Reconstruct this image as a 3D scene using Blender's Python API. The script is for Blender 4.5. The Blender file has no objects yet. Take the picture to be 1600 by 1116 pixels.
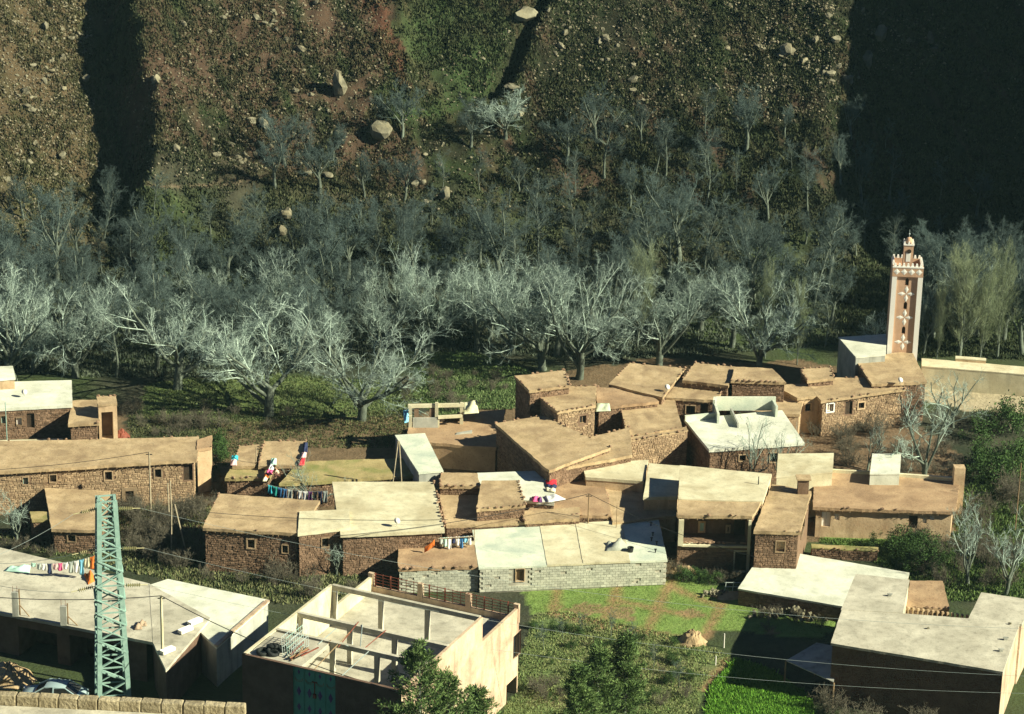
import bpy, bmesh, math, random
import numpy as np
from mathutils import Matrix, Vector

# ------------------------------------------------------------------ camera, sky, sun, exposure
SC = bpy.context.scene
COL = SC.collection
CAM_H, PITCH, ROLL, FPX, CX, CY = 88.0, 20.0, 1.2, 4200.0, 800.0, 558.0
cam = bpy.data.cameras.new('camera')
cam.sensor_width = 36.0
cam.lens = FPX / 1600.0 * 36.0
cam.clip_start = 1.0
cam.clip_end = 3000.0
cam_ob = bpy.data.objects.new('camera', cam)
CAM_M = Matrix.Rotation(math.radians(90 - PITCH), 3, 'X') @ Matrix.Rotation(math.radians(ROLL), 3, 'Z')
cam_ob.matrix_world = Matrix.Translation((0, 0, CAM_H)) @ CAM_M.to_4x4()
COL.objects.link(cam_ob)
SC.camera = cam_ob

SUN = Vector((0.83, -0.285, 0.53)).normalized()          # towards the sun: from the right, a little from the viewer's side
world = bpy.data.worlds.new('World')
SC.world = world
world.use_nodes = True
wn = world.node_tree
sky = wn.nodes.new('ShaderNodeTexSky')
sky.sky_type = 'NISHITA'
sky.sun_disc = False
sky.sun_elevation = math.asin(SUN.z)
sky.sun_rotation = math.atan2(SUN.x, SUN.y)
sky.altitude = 2000.0
sky.air_density = 0.45
sky.dust_density = 0.0
sky.ozone_density = 6.0
wn.links.new(sky.outputs[0], wn.nodes['Background'].inputs[0])
wn.nodes['Background'].inputs[1].default_value = 0.05
sun = bpy.data.lights.new('sun', 'SUN')
sun.energy = 5.0
sun.angle = math.radians(0.5)
sun.color = (1.0, 0.96, 0.71)
sun_ob = bpy.data.objects.new('sun', sun)
sun_ob.rotation_euler = SUN.to_track_quat('Z', 'Y').to_euler()
sun_ob.location = SUN * 400
COL.objects.link(sun_ob)
SC.view_settings.view_transform = 'Standard'
SC.view_settings.look = 'None'
SC.view_settings.gamma = 1.0
SC.view_settings.use_curve_mapping = False
SC.view_settings.exposure = 1.05
SC.cycles.max_bounces = 6
SC.cycles.diffuse_bounces = 2
HAZE = 0.00008

# ------------------------------------------------------------------ pixels to places
MN = np.array(CAM_M)


def ray(x, y):
    return MN @ np.array([(x - CX) / FPX, -(y - CY) / FPX, -1.0])


def P(x, y, z):
    d = ray(x, y)
    t = (z - CAM_H) / d[2]
    return Vector((d[0] * t, d[1] * t, z))


def PW(x, y, A, B):
    """point of the upright plane through A and B seen at a pixel"""
    d = ray(x, y)
    n = np.array([B[1] - A[1], A[0] - B[0]])
    t = (n[0] * A[0] + n[1] * A[1]) / (n[0] * d[0] + n[1] * d[1])
    return Vector((d[0] * t, d[1] * t, CAM_H + d[2] * t))


def pix(X, Y, Z):
    v = np.stack([X, Y, Z - CAM_H], -1) @ MN
    return CX + FPX * v[..., 0] / -v[..., 2], CY - FPX * v[..., 1] / -v[..., 2]


# ------------------------------------------------------------------ noise and terrain height
_T = np.random.RandomState(7).rand(256, 256)


def vn(x, y):
    xi = np.floor(x).astype(int); yi = np.floor(y).astype(int)
    fx = x - xi; fy = y - yi
    fx = fx * fx * (3 - 2 * fx); fy = fy * fy * (3 - 2 * fy)
    a = _T[xi & 255, yi & 255]; b = _T[(xi + 1) & 255, yi & 255]
    c = _T[xi & 255, (yi + 1) & 255]; d = _T[(xi + 1) & 255, (yi + 1) & 255]
    return (a * (1 - fx) + b * fx) * (1 - fy) + (c * (1 - fx) + d * fx) * fy


def fbm(x, y, o=4, s=0.0):
    r = 0; w = 0.5; t = 0
    for i in range(o):
        r = r + w * vn(x + s + 17 * i, y - s + 31 * i); t += w
        x = x * 2.03; y = y * 2.03; w *= 0.5
    return r / t


def sst(a, b, x):
    t = np.clip((x - a) / (b - a), 0, 1)
    return t * t * (3 - 2 * t)


def terr(X, Y):
    X = np.asarray(X, float); Y = np.asarray(Y, float)
    near = np.maximum(0, 138 - Y) * 0.62
    t1 = np.maximum(0, Y - 243)
    hill = 0.28 * np.minimum(t1, 27) + 0.66 * np.maximum(0, t1 - 27)
    hill = hill * sst(0, 8, t1)
    k = sst(252, 268, Y)                                   # the ravines start above the orchard
    g1 = X + 41.0 + 0.14 * (Y - 265) + 2.8 * (vn(Y * 0.18, Y * 0 + 3.3) - 0.5) + 1.6 * (vn(Y * 0.6, Y * 0 + 8.3) - 0.5)
    hill = hill + k * (7.0 * sst(0, 3.6, g1) * np.exp(-np.maximum(0, g1 - 3.6) / 20) + np.minimum(14, 0.42 * np.maximum(0, -g1)))
    g2 = X - 34.0 - 0.10 * (Y - 275) + 1.8 * (vn(Y * 0.2, Y * 0 + 13.3) - 0.5) + 0.8 * (vn(Y * 0.7, Y * 0 + 18.3) - 0.5)
    k2 = sst(258, 270, Y)
    hill = hill - k2 * 6.5 * sst(0, 5, g2) + k2 * 2.5 * np.exp(-np.abs(g2 + 1.5) / 6)
    sp = sst(19, 47, g2) * sst(246, 254, Y)                 # unseen spur added off to the right to throw shade over the slope
    hill = hill * (1 - sp) + np.maximum(hill, 38 + 0.5 * (Y - 250)) * sp
    g3 = X - (-3.2 + 0.42 * (Y - 279)) + 1.2 * (vn(Y * 0.5, Y * 0 + 23.3) - 0.5)
    hill = hill - sst(279.5, 282, Y) * (2.6 * np.exp(-(np.maximum(0, np.abs(g3) - .3) / 0.6) ** 2) - 1.0 * np.exp(-((g3 - 2.0) / 1.2) ** 2))
    g4 = X + 11.5 + 0.14 * (Y - 280)
    hill = hill + sst(266, 280, Y) * 1.6 * np.where(g4 < 0, np.exp(g4 / 5), np.exp(-g4 / 0.7))
    rough = sst(246, 262, Y)
    hill = hill + rough * (2.4 * (fbm(X * 0.10, Y * 0.10, 4, 5) - 0.5) + 1.1 * (fbm(X * 0.6, Y * 0.6, 3, 9) - 0.5) + 0.5 * (fbm((X + .3 * Y) * 1.5, Y * 1.0, 2, 19) - 0.5))
    ter = (Y * 0.22 + 0.8 * fbm(X * 0.05, Y * 0.05, 2, 2)); fr = ter - np.floor(ter)
    hill = hill + rough * (1 - sst(266, 274, Y)) * 0.9 * (sst(0.75, 1.0, fr) - fr)
    flat = 0.16 * (fbm(X * 0.25, Y * 0.25, 4, 1) - 0.5)
    return near + hill + flat


def tz(x, y):
    return float(terr(np.array([x]), np.array([y]))[0])


_dd = np.arange(130.0, 420.0, 0.25)


def G(x, y):
    """where the sight line through a pixel meets the ground"""
    d = ray(x, y); d = d / np.linalg.norm(d)
    pts = d[None, :] * _dd[:, None]
    h = CAM_H + pts[:, 2] - terr(pts[:, 0], pts[:, 1])
    i = np.argmax(h < 0)
    if h[i] >= 0:
        i = len(_dd) - 1
    a = i - 1; f = h[a] / (h[a] - h[i] + 1e-9)
    p = pts[a] * (1 - f) + pts[i] * f
    return Vector((p[0], p[1], tz(p[0], p[1])))


def ppm(p):
    """photo pixels per metre at a point"""
    v = (Vector(p) - Vector((0, 0, CAM_H)))
    dep = -(CAM_M.transposed() @ v).z
    return FPX / dep


# ------------------------------------------------------------------ objects
def tag(o, label=None, cat=None, group=None, kind=None):
    if label: o['label'] = label
    if cat: o['category'] = cat
    if group: o['group'] = group
    if kind: o['kind'] = kind
    return o


def thing(name, label, cat, loc, group=None, rz=0.0):
    o = bpy.data.objects.new(name, None)
    o.empty_display_size = 0.3
    o.location = loc
    o.rotation_euler = (0, 0, rz)
    COL.objects.link(o)
    return tag(o, label, cat, group)


def link(name, me, parent=None, local=False):
    o = bpy.data.objects.new(name, me)
    COL.objects.link(o)
    if parent is not None:
        o.parent = parent
        if not local:
            o.matrix_parent_inverse = wm(parent).inverted()
    return o


def wm(o):
    m = Matrix.LocRotScale(o.location, o.rotation_euler, o.scale)
    if o.parent is not None:
        m = wm(o.parent) @ o.matrix_parent_inverse @ m
    return m


def mesh_np(name, V, Fc, mat, smooth=False, cols=None):
    """V (n,3), Fc (m,k) all faces of one size"""
    me = bpy.data.meshes.new(name)
    V = np.asarray(V, np.float32); Fc = np.asarray(Fc, np.int32)
    m, k = Fc.shape
    me.vertices.add(len(V)); me.vertices.foreach_set('co', V.ravel())
    me.loops.add(m * k); me.loops.foreach_set('vertex_index', Fc.ravel())
    me.polygons.add(m); me.polygons.foreach_set('loop_start', np.arange(0, m * k, k, dtype=np.int32))
    if smooth:
        me.polygons.foreach_set('use_smooth', np.ones(m, bool))
    me.update(calc_edges=True)
    if cols is not None:
        ca = me.color_attributes.new('Col', 'FLOAT_COLOR', 'POINT')
        c4 = np.ones((len(V), 4), np.float32); c4[:, :3] = cols
        ca.data.foreach_set('color', c4.ravel())
    if mat: me.materials.append(mat)
    return me


class MB:
    def __init__(s): s.v = []; s.f = []

    def add(s, v, f):
        n = len(s.v); s.v += [tuple(p) for p in v]; s.f += [tuple(i + n for i in q) for q in f]

    def hexa(s, b, t):
        """b, t: four bottom and four top corners, counter-clockwise from above"""
        s.add(list(b) + list(t), [(3, 2, 1, 0), (4, 5, 6, 7), (0, 1, 5, 4), (1, 2, 6, 5), (2, 3, 7, 6), (3, 0, 4, 7)])

    def box(s, c, sx, sy, sz, rz=0.0):
        """c = centre of the base"""
        ca, sa = math.cos(rz), math.sin(rz); b = []
        for (i, j) in ((-1, -1), (1, -1), (1, 1), (-1, 1)):
            x, y = i * sx / 2, j * sy / 2
            b.append((c[0] + x * ca - y * sa, c[1] + x * sa + y * ca, c[2]))
        s.hexa(b, [(p[0], p[1], p[2] + sz) for p in b])

    def bar(s, a, b, w, h=None):
        a = Vector(a); b = Vector(b); h = h or w
        d = (b - a).normalized()
        up = Vector((0, 0, 1)) if abs(d.z) < 0.95 else Vector((1, 0, 0))
        x = d.cross(up).normalized() * (w / 2); y = x.cross(d).normalized() * (h / 2)
        q = [a - x - y, a + x - y, a + x + y, a - x + y]; q2 = [p + (b - a) for p in q]
        s.add(q + q2, [(0, 1, 2, 3), (7, 6, 5, 4), (4, 5, 1, 0), (5, 6, 2, 1), (6, 7, 3, 2), (7, 4, 0, 3)])

    def tube(s, pts, rad, n=6, cap=True):
        pts = [Vector(p) for p in pts]; N = len(pts)
        if not hasattr(rad, '__len__'): rad = [rad] * N
        base = len(s.v); ref = Vector((0.31, 0.17, 0.93))
        for i, p in enumerate(pts):
            d = (pts[min(i + 1, N - 1)] - pts[max(i - 1, 0)]).normalized()
            x = d.cross(ref)
            if x.length < 1e-3: x = d.cross(Vector((1, 0, 0)))
            x.normalize(); y = d.cross(x)
            for k in range(n):
                a = 2 * math.pi * k / n
                s.v.append(tuple(p + (x * math.cos(a) + y * math.sin(a)) * rad[i]))
        for i in range(N - 1):
            for k in range(n):
                a = base + i * n + k; b = base + i * n + (k + 1) % n
                s.f.append((a, b, b + n, a + n))
        if cap:
            s.f.append(tuple(base + k for k in range(n))[::-1]); s.f.append(tuple(base + (N - 1) * n + k for k in range(n)))

    def lathe(s, c, prof, n=16):
        base = len(s.v)
        for r, z in prof:
            for k in range(n):
                a = 2 * math.pi * k / n
                s.v.append((c[0] + r * math.cos(a), c[1] + r * math.sin(a), c[2] + z))
        for i in range(len(prof) - 1):
            for k in range(n):
                a = base + i * n + k; b = base + i * n + (k + 1) % n
                s.f.append((a, b, b + n, a + n))
        s.f.append(tuple(base + k for k in range(n))[::-1]); s.f.append(tuple(base + (len(prof) - 1) * n + k for k in range(n)))

    def mesh(s, name, mat, smooth=False):
        me = bpy.data.meshes.new(name)
        me.from_pydata(s.v, [], s.f)
        if smooth: me.polygons.foreach_set('use_smooth', [True] * len(me.polygons))
        if mat: me.materials.append(mat)
        me.update()
        return me

    def obj(s, name, mat, parent=None, smooth=False, local=False):
        return link(name, s.mesh(name, mat, smooth), parent, local)


# ------------------------------------------------------------------ materials
def material(name, c1, c2, scale=1.0, rough=0.9, bump=0.3, bscale=None, c3=None, island=0.0, obj_rand=0.0, vcol=False,
             spec=0.2, metal=0.0, detail=6.0, bdist=0.05, stain=None, speck=0.0, drip=0.0):
    m = bpy.data.materials.new(name); m.use_nodes = True
    nt = m.node_tree; N = nt.nodes; L = nt.links
    bs = N['Principled BSDF']
    bs.inputs['Roughness'].default_value = rough
    bs.inputs['Specular IOR Level'].default_value = spec
    bs.inputs['Metallic'].default_value = metal
    geo = N.new('ShaderNodeNewGeometry')
    no = N.new('ShaderNodeTexNoise'); no.inputs['Scale'].default_value = scale; no.inputs['Detail'].default_value = detail
    no.inputs['Roughness'].default_value = 0.62
    L.new(geo.outputs['Position'], no.inputs['Vector'])
    cr = N.new('ShaderNodeValToRGB')
    e = cr.color_ramp.elements
    e[0].position = 0.32; e[0].color = (*c1, 1); e[1].position = 0.68; e[1].color = (*c2, 1)
    if c3 is not None:
        k = cr.color_ramp.elements.new(0.5); k.color = (*c3, 1)
    L.new(no.outputs['Fac'], cr.inputs['Fac'])
    out = cr.outputs['Color']

    def mul(out, fac_out, lo, hi):
        mr = N.new('ShaderNodeMapRange'); mr.inputs['To Min'].default_value = lo; mr.inputs['To Max'].default_value = hi
        L.new(fac_out, mr.inputs['Value'])
        mx = N.new('ShaderNodeVectorMath'); mx.operation = 'SCALE'
        L.new(out, mx.inputs[0]); L.new(mr.outputs[0], mx.inputs['Scale'])
        return mx.outputs[0]
    if vcol:
        at = N.new('ShaderNodeVertexColor'); at.layer_name = 'Col'
        out = mul(at.outputs['Color'], no.outputs['Fac'], 1 - 2.2 * (0.5 - c1[0]), 1 + 2.2 * (c2[0] - 0.5))
    if stain is not None:                                   # broad weather stains
        n2 = N.new('ShaderNodeTexNoise'); n2.inputs['Scale'].default_value = stain[1]; n2.inputs['Detail'].default_value = 5
        n2.inputs['Distortion'].default_value = 0.6
        L.new(geo.outputs['Position'], n2.inputs['Vector'])
        r2 = N.new('ShaderNodeMapRange'); r2.inputs['From Min'].default_value = 0.45; r2.inputs['From Max'].default_value = 0.72
        r2.inputs['To Max'].default_value = stain[2]
        L.new(n2.outputs['Fac'], r2.inputs['Value'])
        mx = N.new('ShaderNodeMix'); mx.data_type = 'RGBA'
        L.new(r2.outputs[0], mx.inputs['Factor']); L.new(out, mx.inputs['A']); mx.inputs['B'].default_value = (*stain[0], 1)
        out = mx.outputs['Result']
    for amt, sc_, lo, hi in ((speck, (7, 7, 7), .55, .68), (drip, (1.6, 1.6, .22), .5, .72)):
        if not amt: continue                                # gritty specks; long run-off streaks down walls
        vm = N.new('ShaderNodeVectorMath'); vm.operation = 'MULTIPLY'; vm.inputs[1].default_value = sc_
        L.new(geo.outputs['Position'], vm.inputs[0])
        n3 = N.new('ShaderNodeTexNoise'); n3.inputs['Scale'].default_value = 1.0; n3.inputs['Detail'].default_value = 4
        L.new(vm.outputs[0], n3.inputs['Vector'])
        r3 = N.new('ShaderNodeMapRange'); r3.inputs['From Min'].default_value = lo; r3.inputs['From Max'].default_value = hi
        L.new(n3.outputs['Fac'], r3.inputs['Value'])
        out = mul(out, r3.outputs[0], 1.0, 1.0 - amt)
    if island: out = mul(out, geo.outputs['Random Per Island'], 1 - island, 1 + island)
    if obj_rand:
        oi = N.new('ShaderNodeObjectInfo'); out = mul(out, oi.outputs['Random'], 1 - obj_rand, 1 + obj_rand)
    L.new(out, bs.inputs['Base Color'])
    if bump:
        nb = N.new('ShaderNodeTexNoise'); nb.inputs['Scale'].default_value = bscale or scale * 6; nb.inputs['Detail'].default_value = 8
        L.new(geo.outputs['Position'], nb.inputs['Vector'])
        bp = N.new('ShaderNodeBump'); bp.inputs['Strength'].default_value = bump; bp.inputs['Distance'].default_value = bdist
        L.new(nb.outputs['Fac'], bp.inputs['Height']); L.new(bp.outputs[0], bs.inputs['Normal'])
    return m


M = {}
M['mud'] = material('mud_roof', (.35, .26, .15), (.51, .39, .24), 1.0, .95, .5, 5, c3=(.44, .325, .195), stain=((.25, .175, .105), .5, .9), speck=.3)
M['mud2'] = material('mud_roof_red', (.34, .225, .135), (.46, .32, .195), .8, .95, .5, 5, stain=((.24, .155, .095), .45, .85), speck=.3)
M['moss'] = material('mossy_mud_roof', (.30, .24, .11), (.42, .34, .17), .8, .95, .5, 5, stain=((.17, .20, .06), .5, .8), speck=.3)
M['cream'] = material('cream_concrete', (.55, .50, .34), (.70, .66, .48), .8, .9, .25, 9, stain=((.42, .36, .23), .35, .8), speck=.16, drip=.2)
M['white'] = material('pale_concrete', (.58, .60, .50), (.76, .77, .67), .6, .9, .25, 9, stain=((.44, .45, .36), .33, .75), speck=.14, drip=.15)
M['green'] = material('weathered_pale_concrete', (.52, .57, .46), (.74, .75, .61), .5, .9, .25, 9, stain=((.34, .42, .37), .45, .8), speck=.18)
M['grey'] = material('grey_cement', (.33, .34, .30), (.48, .48, .42), 1.0, .9, .3, 9, stain=((.24, .25, .23), .5, .6), drip=.35)
M['slab'] = material('bare_concrete_slab', (.44, .41, .33), (.58, .55, .45), .7, .9, .3, 9, stain=((.31, .29, .23), .4, .85), speck=.2, drip=.25)
M['plaster'] = material('tan_plaster', (.47, .33, .20), (.63, .48, .31), 1.0, .93, .4, 7, stain=((.38, .25, .15), .5, .6), drip=.3, speck=.2)
M['surround'] = material('dull_plaster_surround', (.24, .17, .105), (.38, .28, .18), 2.0, .95, .4, 9, obj_rand=.3)
M['pink'] = material('pink_render', (.52, .325, .21), (.60, .39, .265), 1.5, .9, .2, 9, drip=.15)
M['pinkwall'] = material('pinkish_block_render', (.50, .375, .26), (.66, .52, .37), 1.1, .9, .5, 7, stain=((.42, .26, .185), .5, .85), drip=.35, speck=.15)
M['paint'] = material('white_paint', (.82, .79, .72), (.88, .86, .80), 2, .8, .1, 9)
M['mortar'] = material('earth_mortar', (.145, .092, .06), (.23, .15, .10), 1.3, .97, .6, 6)
M['stone'] = material('brown_wall_stone', (.15, .095, .062), (.25, .165, .11), 1.1, .95, .6, 9, island=.33)
M['stone2'] = material('tan_wall_stone', (.26, .18, .11), (.39, .285, .18), 1.1, .95, .6, 9, island=.28)
M['block'] = material('cinder_block', (.38, .39, .32), (.55, .55, .45), 2.0, .95, .5, 14, obj_rand=.18)
M['dark'] = material('dark_wood_and_shade', (.035, .024, .017), (.07, .05, .034), 3, .8, .3, 12)
M['wood'] = material('weathered_wood', (.20, .135, .075), (.34, .24, .14), 4, .85, .4, 20)
M['pole'] = material('pale_pole', (.30, .25, .17), (.45, .39, .28), 3, .8, .3, 14)
M['glass'] = material('window_glass', (.02, .022, .024), (.035, .036, .036), 1, .15, 0, spec=.5)
M['steel'] = material('galvanised_green_steel', (.20, .33, .29), (.31, .46, .40), 3, .55, .15, 20, spec=.4)
M['rust'] = material('red_oxide_steel', (.16, .045, .03), (.26, .08, .05), 4, .7, .2, 20)
M['turq'] = material('turquoise_gate_paint', (.06, .30, .23), (.10, .40, .31), 2, .5, .1, 10, spec=.4)
M['purple'] = material('purple_gate_paint', (.09, .05, .17), (.12, .07, .22), 2, .5, .05, 10)
M['rubber'] = material('tyre_rubber', (.015, .018, .018), (.03, .034, .033), 5, .75, .2, 30)
M['insul'] = material('glass_insulator', (.40, .37, .20), (.52, .48, .28), 3, .2, 0, spec=.5)
M['wire'] = material('weathered_wire', (.30, .36, .35), (.40, .46, .44), 1, .5, 0, metal=.3)
M['wire_dark'] = material('black_cable', (.02, .02, .022), (.03, .03, .03), 1, .6, 0)
M['car'] = material('silver_car_paint', (.36, .48, .50), (.40, .52, .54), .5, .3, 0, spec=.5, metal=.15)
M['bark'] = material('pale_bark', (.06, .073, .058), (.16, .19, .15), 2.5, .95, .6, 14, obj_rand=.2)
M['bark2'] = material('grey_twigs', (.046, .07, .066), (.11, .15, .14), 1.2, .95, 0, obj_rand=.22)
M['twig_pale'] = material('pale_twigs', (.25, .335, .285), (.52, .63, .545), .8, .95, 0, obj_rand=.12)
M['twig_mid'] = material('mid_grey_twigs', (.085, .12, .108), (.225, .285, .255), .8, .95, 0, obj_rand=.15)
M['poplar'] = material('poplar_twigs', (.15, .19, .11), (.30, .35, .22), 1.0, .95, 0, obj_rand=.15)
M['shrubtwig'] = material('brown_twigs', (.07, .062, .047), (.17, .155, .115), 1.5, .95, 0, obj_rand=.25)
M['leaf_con'] = material('conifer_needles', (.05, .10, .03), (.16, .235, .075), 1.2, .8, 0, island=.3)
M['leaf'] = material('shrub_leaves', (.02, .05, .013), (.065, .12, .03), 1.8, .7, 0, island=.35)
M['leaf_y'] = material('yellow_leaves', (.28, .33, .05), (.42, .46, .09), 2, .8, 0, island=.2)
M['rock'] = material('pale_boulder', (.10, .092, .062), (.24, .225, .16), 1.3, .95, .8, 7, obj_rand=.2, stain=((.25, .22, .14), .9, .7))
M['rocks'] = material('scree_rock', (.085, .068, .045), (.23, .21, .145), .5, .95, .5, 7, island=.45)
M['brick_and_shade'] = material('brown_masonry_and_shade', (.10, .06, .045), (.17, .11, .08), 1.2, .95, .6, 8)  # brown brick of the gate wall; elsewhere its dark tone stands in for shade
M['roughblock'] = material('rough_earthen_block', (.22, .18, .11), (.42, .36, .24), 3.0, .95, .9, 12, obj_rand=.2)
M['dirt'] = material('loose_earth', (.33, .235, .13), (.47, .35, .21), 1.5, .97, .8, 8)
M['terrain'] = material('ground', (.30,) * 3, (.72,) * 3, 1.6, .97, .8, 4, vcol=True, bdist=.12)
M['grass'] = material('grass', (.42,) * 3, (.60,) * 3, .6, .85, 0, vcol=True)


_cm = {}


def cloth_mat(c):
    k = tuple(c)
    if k not in _cm:
        _cm[k] = material('cloth', tuple(x * .85 for x in c), tuple(min(1, x * 1.1) for x in c), 4, .85, .2, 20)
    return _cm[k]
# ------------------------------------------------------------------ the ground
def inpoly(x, y, poly):
    r = np.zeros(x.shape, bool); n = len(poly); j = n - 1
    for i in range(n):
        xi, yi = poly[i]; xj, yj = poly[j]
        if yi != yj:
            r ^= ((yi > y) != (yj > y)) & (x < (xj - xi) * (y - yi) / (yj - yi) + xi)
        j = i
    return r


R_FIELD = [(815, 925), (870, 900), (1040, 905), (1130, 915), (1175, 945), (1310, 970), (1290, 1000), (1110, 985), (1085, 1010), (1010, 985), (880, 955), (830, 960)]
R_ORCH = [(780, 1140), (835, 958), (880, 955), (1085, 1000), (1150, 1030), (1095, 1075), (1085, 1140)]
R_CROP = [(1100, 1140), (1112, 1075), (1150, 1032), (1195, 1045), (1265, 1090), (1275, 1140)]
R_LAWN = [(1285, 826), (1370, 826), (1470, 835), (1450, 900), (1380, 885), (1300, 850), (1280, 848)]
R_MEAD = [(660, 560), (720, 548), (815, 575), (850, 600), (800, 640), (740, 640), (690, 655), (645, 620)]
R_MEAD2 = [(230, 600), (400, 585), (520, 590), (660, 600), (660, 640), (500, 655), (330, 660), (215, 650)]
R_PATH = [(330, 690), (340, 662), (470, 654), (640, 648), (640, 668), (520, 672), (480, 690)]
R_PALE = [(1440, 585), (1640, 590), (1640, 648), (1500, 640), (1440, 628)]
R_YARD = [(300, 690), (640, 655), (800, 600), (1000, 560), (1250, 565), (1450, 600), (1420, 660), (1500, 740), (1500, 830), (1260, 850), (1180, 905), (1040, 895), (840, 905), (560, 900), (320, 880), (0, 800), (0, 640), (200, 640), (200, 690)]
R_DARKEARTH = [(1255, 650), (1420, 655), (1520, 720), (1500, 760), (1260, 740), (1200, 700)]
R_GREEN1 = [(625, 0), (700, 0), (800, 30), (770, 150), (720, 170), (640, 190), (560, 215), (600, 120)]
R_REDRIDGE = [(545, -30), (600, -30), (640, 135), (628, 140)]


def ground_col(X, Y, Z):
    u, v = pix(X, Y, Z)
    u = u + 26 * (fbm(X * .5, Y * .5, 3, 11) - .5); v = v + 14 * (fbm(X * .5, Y * .5, 3, 21) - .5)
    n1 = fbm(X * .35, Y * .35, 4, 41)[..., None]; n2 = fbm(X * 1.7, Y * 1.7, 3, 51)[..., None]; n3 = fbm(X * .12, Y * .12, 3, 61)[..., None]
    A = lambda *c: np.array(c)
    mix = lambda a, b, f: a * (1 - f) + b * f
    veg = mix(A(.028, .036, .02), A(.055, .055, .036), np.clip(n1 * 2.2 - .6, 0, 1))            # rough ground under the trees
    veg = mix(veg, A(.045, .065, .024), np.clip((n3 - .45) * 4, 0, 1))
    c = veg
    # hillside: scree and heath
    w = sst(262, 272, Y)[..., None]
    red = mix(A(.095, .06, .04), A(.20, .13, .085), n2)
    heath = mix(A(.026, .03, .015), A(.06, .06, .032), n2)
    heath = mix(heath, A(.045, .068, .024), np.clip((n1 - .45) * 4, 0, 1))
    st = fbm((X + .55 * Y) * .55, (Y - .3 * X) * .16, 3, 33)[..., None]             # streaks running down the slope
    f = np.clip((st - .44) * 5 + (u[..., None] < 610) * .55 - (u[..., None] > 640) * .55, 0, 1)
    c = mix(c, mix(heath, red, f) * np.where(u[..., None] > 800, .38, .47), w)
    g = inpoly(u, v, R_GREEN1)[..., None]
    c = np.where(g, mix(c, A(.035, .06, .02), np.clip(n1 * 1.6 - .2, 0, .8)), c)
    c = np.where(inpoly(u, v, R_REDRIDGE)[..., None], A(.095, .045, .028), c)
    ww = ((u < 165) & (v < 420))[..., None]
    c = np.where(ww, mix(c, A(.085, .066, .033), .6), c)
    pv_ = np.where((u > 185) & (u < 440), np.exp(-((v - 283 - 8 * np.sin((u - 185) / 60)) / 2.6) ** 2), 0)[..., None]
    c = mix(c, A(.15, .115, .075), pv_ * .9)                # the trodden path across the slope
    sets = [(R_YARD, mix(A(.10, .07, .04), A(.18, .125, .075), n2)), (R_DARKEARTH, mix(A(.11, .075, .045), A(.19, .13, .08), n2)),
            (R_MEAD, mix(A(.085, .155, .04), A(.13, .20, .06), n2)), (R_MEAD2, mix(A(.08, .125, .035), A(.13, .16, .055), n2)),
            (R_PATH, mix(A(.11, .078, .045), A(.18, .13, .078), n2)), (R_PALE, mix(A(.30, .26, .17), A(.42, .36, .25), n2)),
            (R_FIELD, mix(A(.12, .20, .045), A(.19, .26, .075), n2)), (R_ORCH, mix(A(.11, .155, .055), A(.18, .16, .085), np.clip(n1 * 2.4 - .7, 0, 1))),
            (R_CROP, mix(A(.07, .17, .025), A(.11, .23, .035), n2)), (R_LAWN, mix(A(.08, .15, .035), A(.14, .19, .06), n2))]
    for poly, cc in sets:
        c = np.where(inpoly(u, v, poly)[..., None], cc, c)
    # bare patches and furrows on the field
    fl = inpoly(u, v, R_FIELD)[..., None]
    c = np.where(fl & (n1 > .70), mix(A(.20, .15, .075), A(.28, .20, .11), n2), c)
    for (a, b) in (((875, 905), (862, 960)), ((968, 908), (940, 985)), ((1048, 905), (1012, 985)), ((1135, 935), (1095, 1000)), ((1045, 915), (1130, 950)),
                   ((860, 958), (1085, 1003)), ((1100, 1080), (1140, 1030)), ((950, 935), (1085, 965))):
        pa = P(*a, 0); pb = P(*b, 0); d = np.array([pb.x - pa.x, pb.y - pa.y]); Ln = np.hypot(*d); d /= Ln
        s = (X - pa.x) * d[0] + (Y - pa.y) * d[1]; t = (X - pa.x) * d[1] - (Y - pa.y) * d[0]
        t = t + .5 * (fbm(X * .9, Y * .9, 2, 71) - .5)
        k = (np.clip(1.3 - np.abs(t) / .5, 0, 1) * ((s > 0) & (s < Ln)))[..., None]
        c = mix(c, A(.27, .17, .09), k * .85)
    return c


xs = np.concatenate([np.arange(-158, -70, 8.0), np.arange(-70, 72, .36), np.arange(72, 160, 8.0)])
ys = np.concatenate([np.arange(-40, 146, 3.0), np.arange(146, 262, .42), np.arange(262, 306, .30), np.arange(306, 372, 5.0)])
GX, GY = np.meshgrid(xs, ys)
GZ = terr(GX, GY)
nx, ny = len(xs), len(ys)
idx = np.arange(nx * ny).reshape(ny, nx)
quads = np.stack([idx[:-1, :-1], idx[:-1, 1:], idx[1:, 1:], idx[1:, :-1]], -1).reshape(-1, 4)
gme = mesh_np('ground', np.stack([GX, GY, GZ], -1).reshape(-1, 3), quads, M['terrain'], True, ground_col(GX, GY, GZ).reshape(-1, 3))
tag(link('ground', gme), 'valley floor and rocky hillside behind the village', None, None, 'structure')


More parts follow.
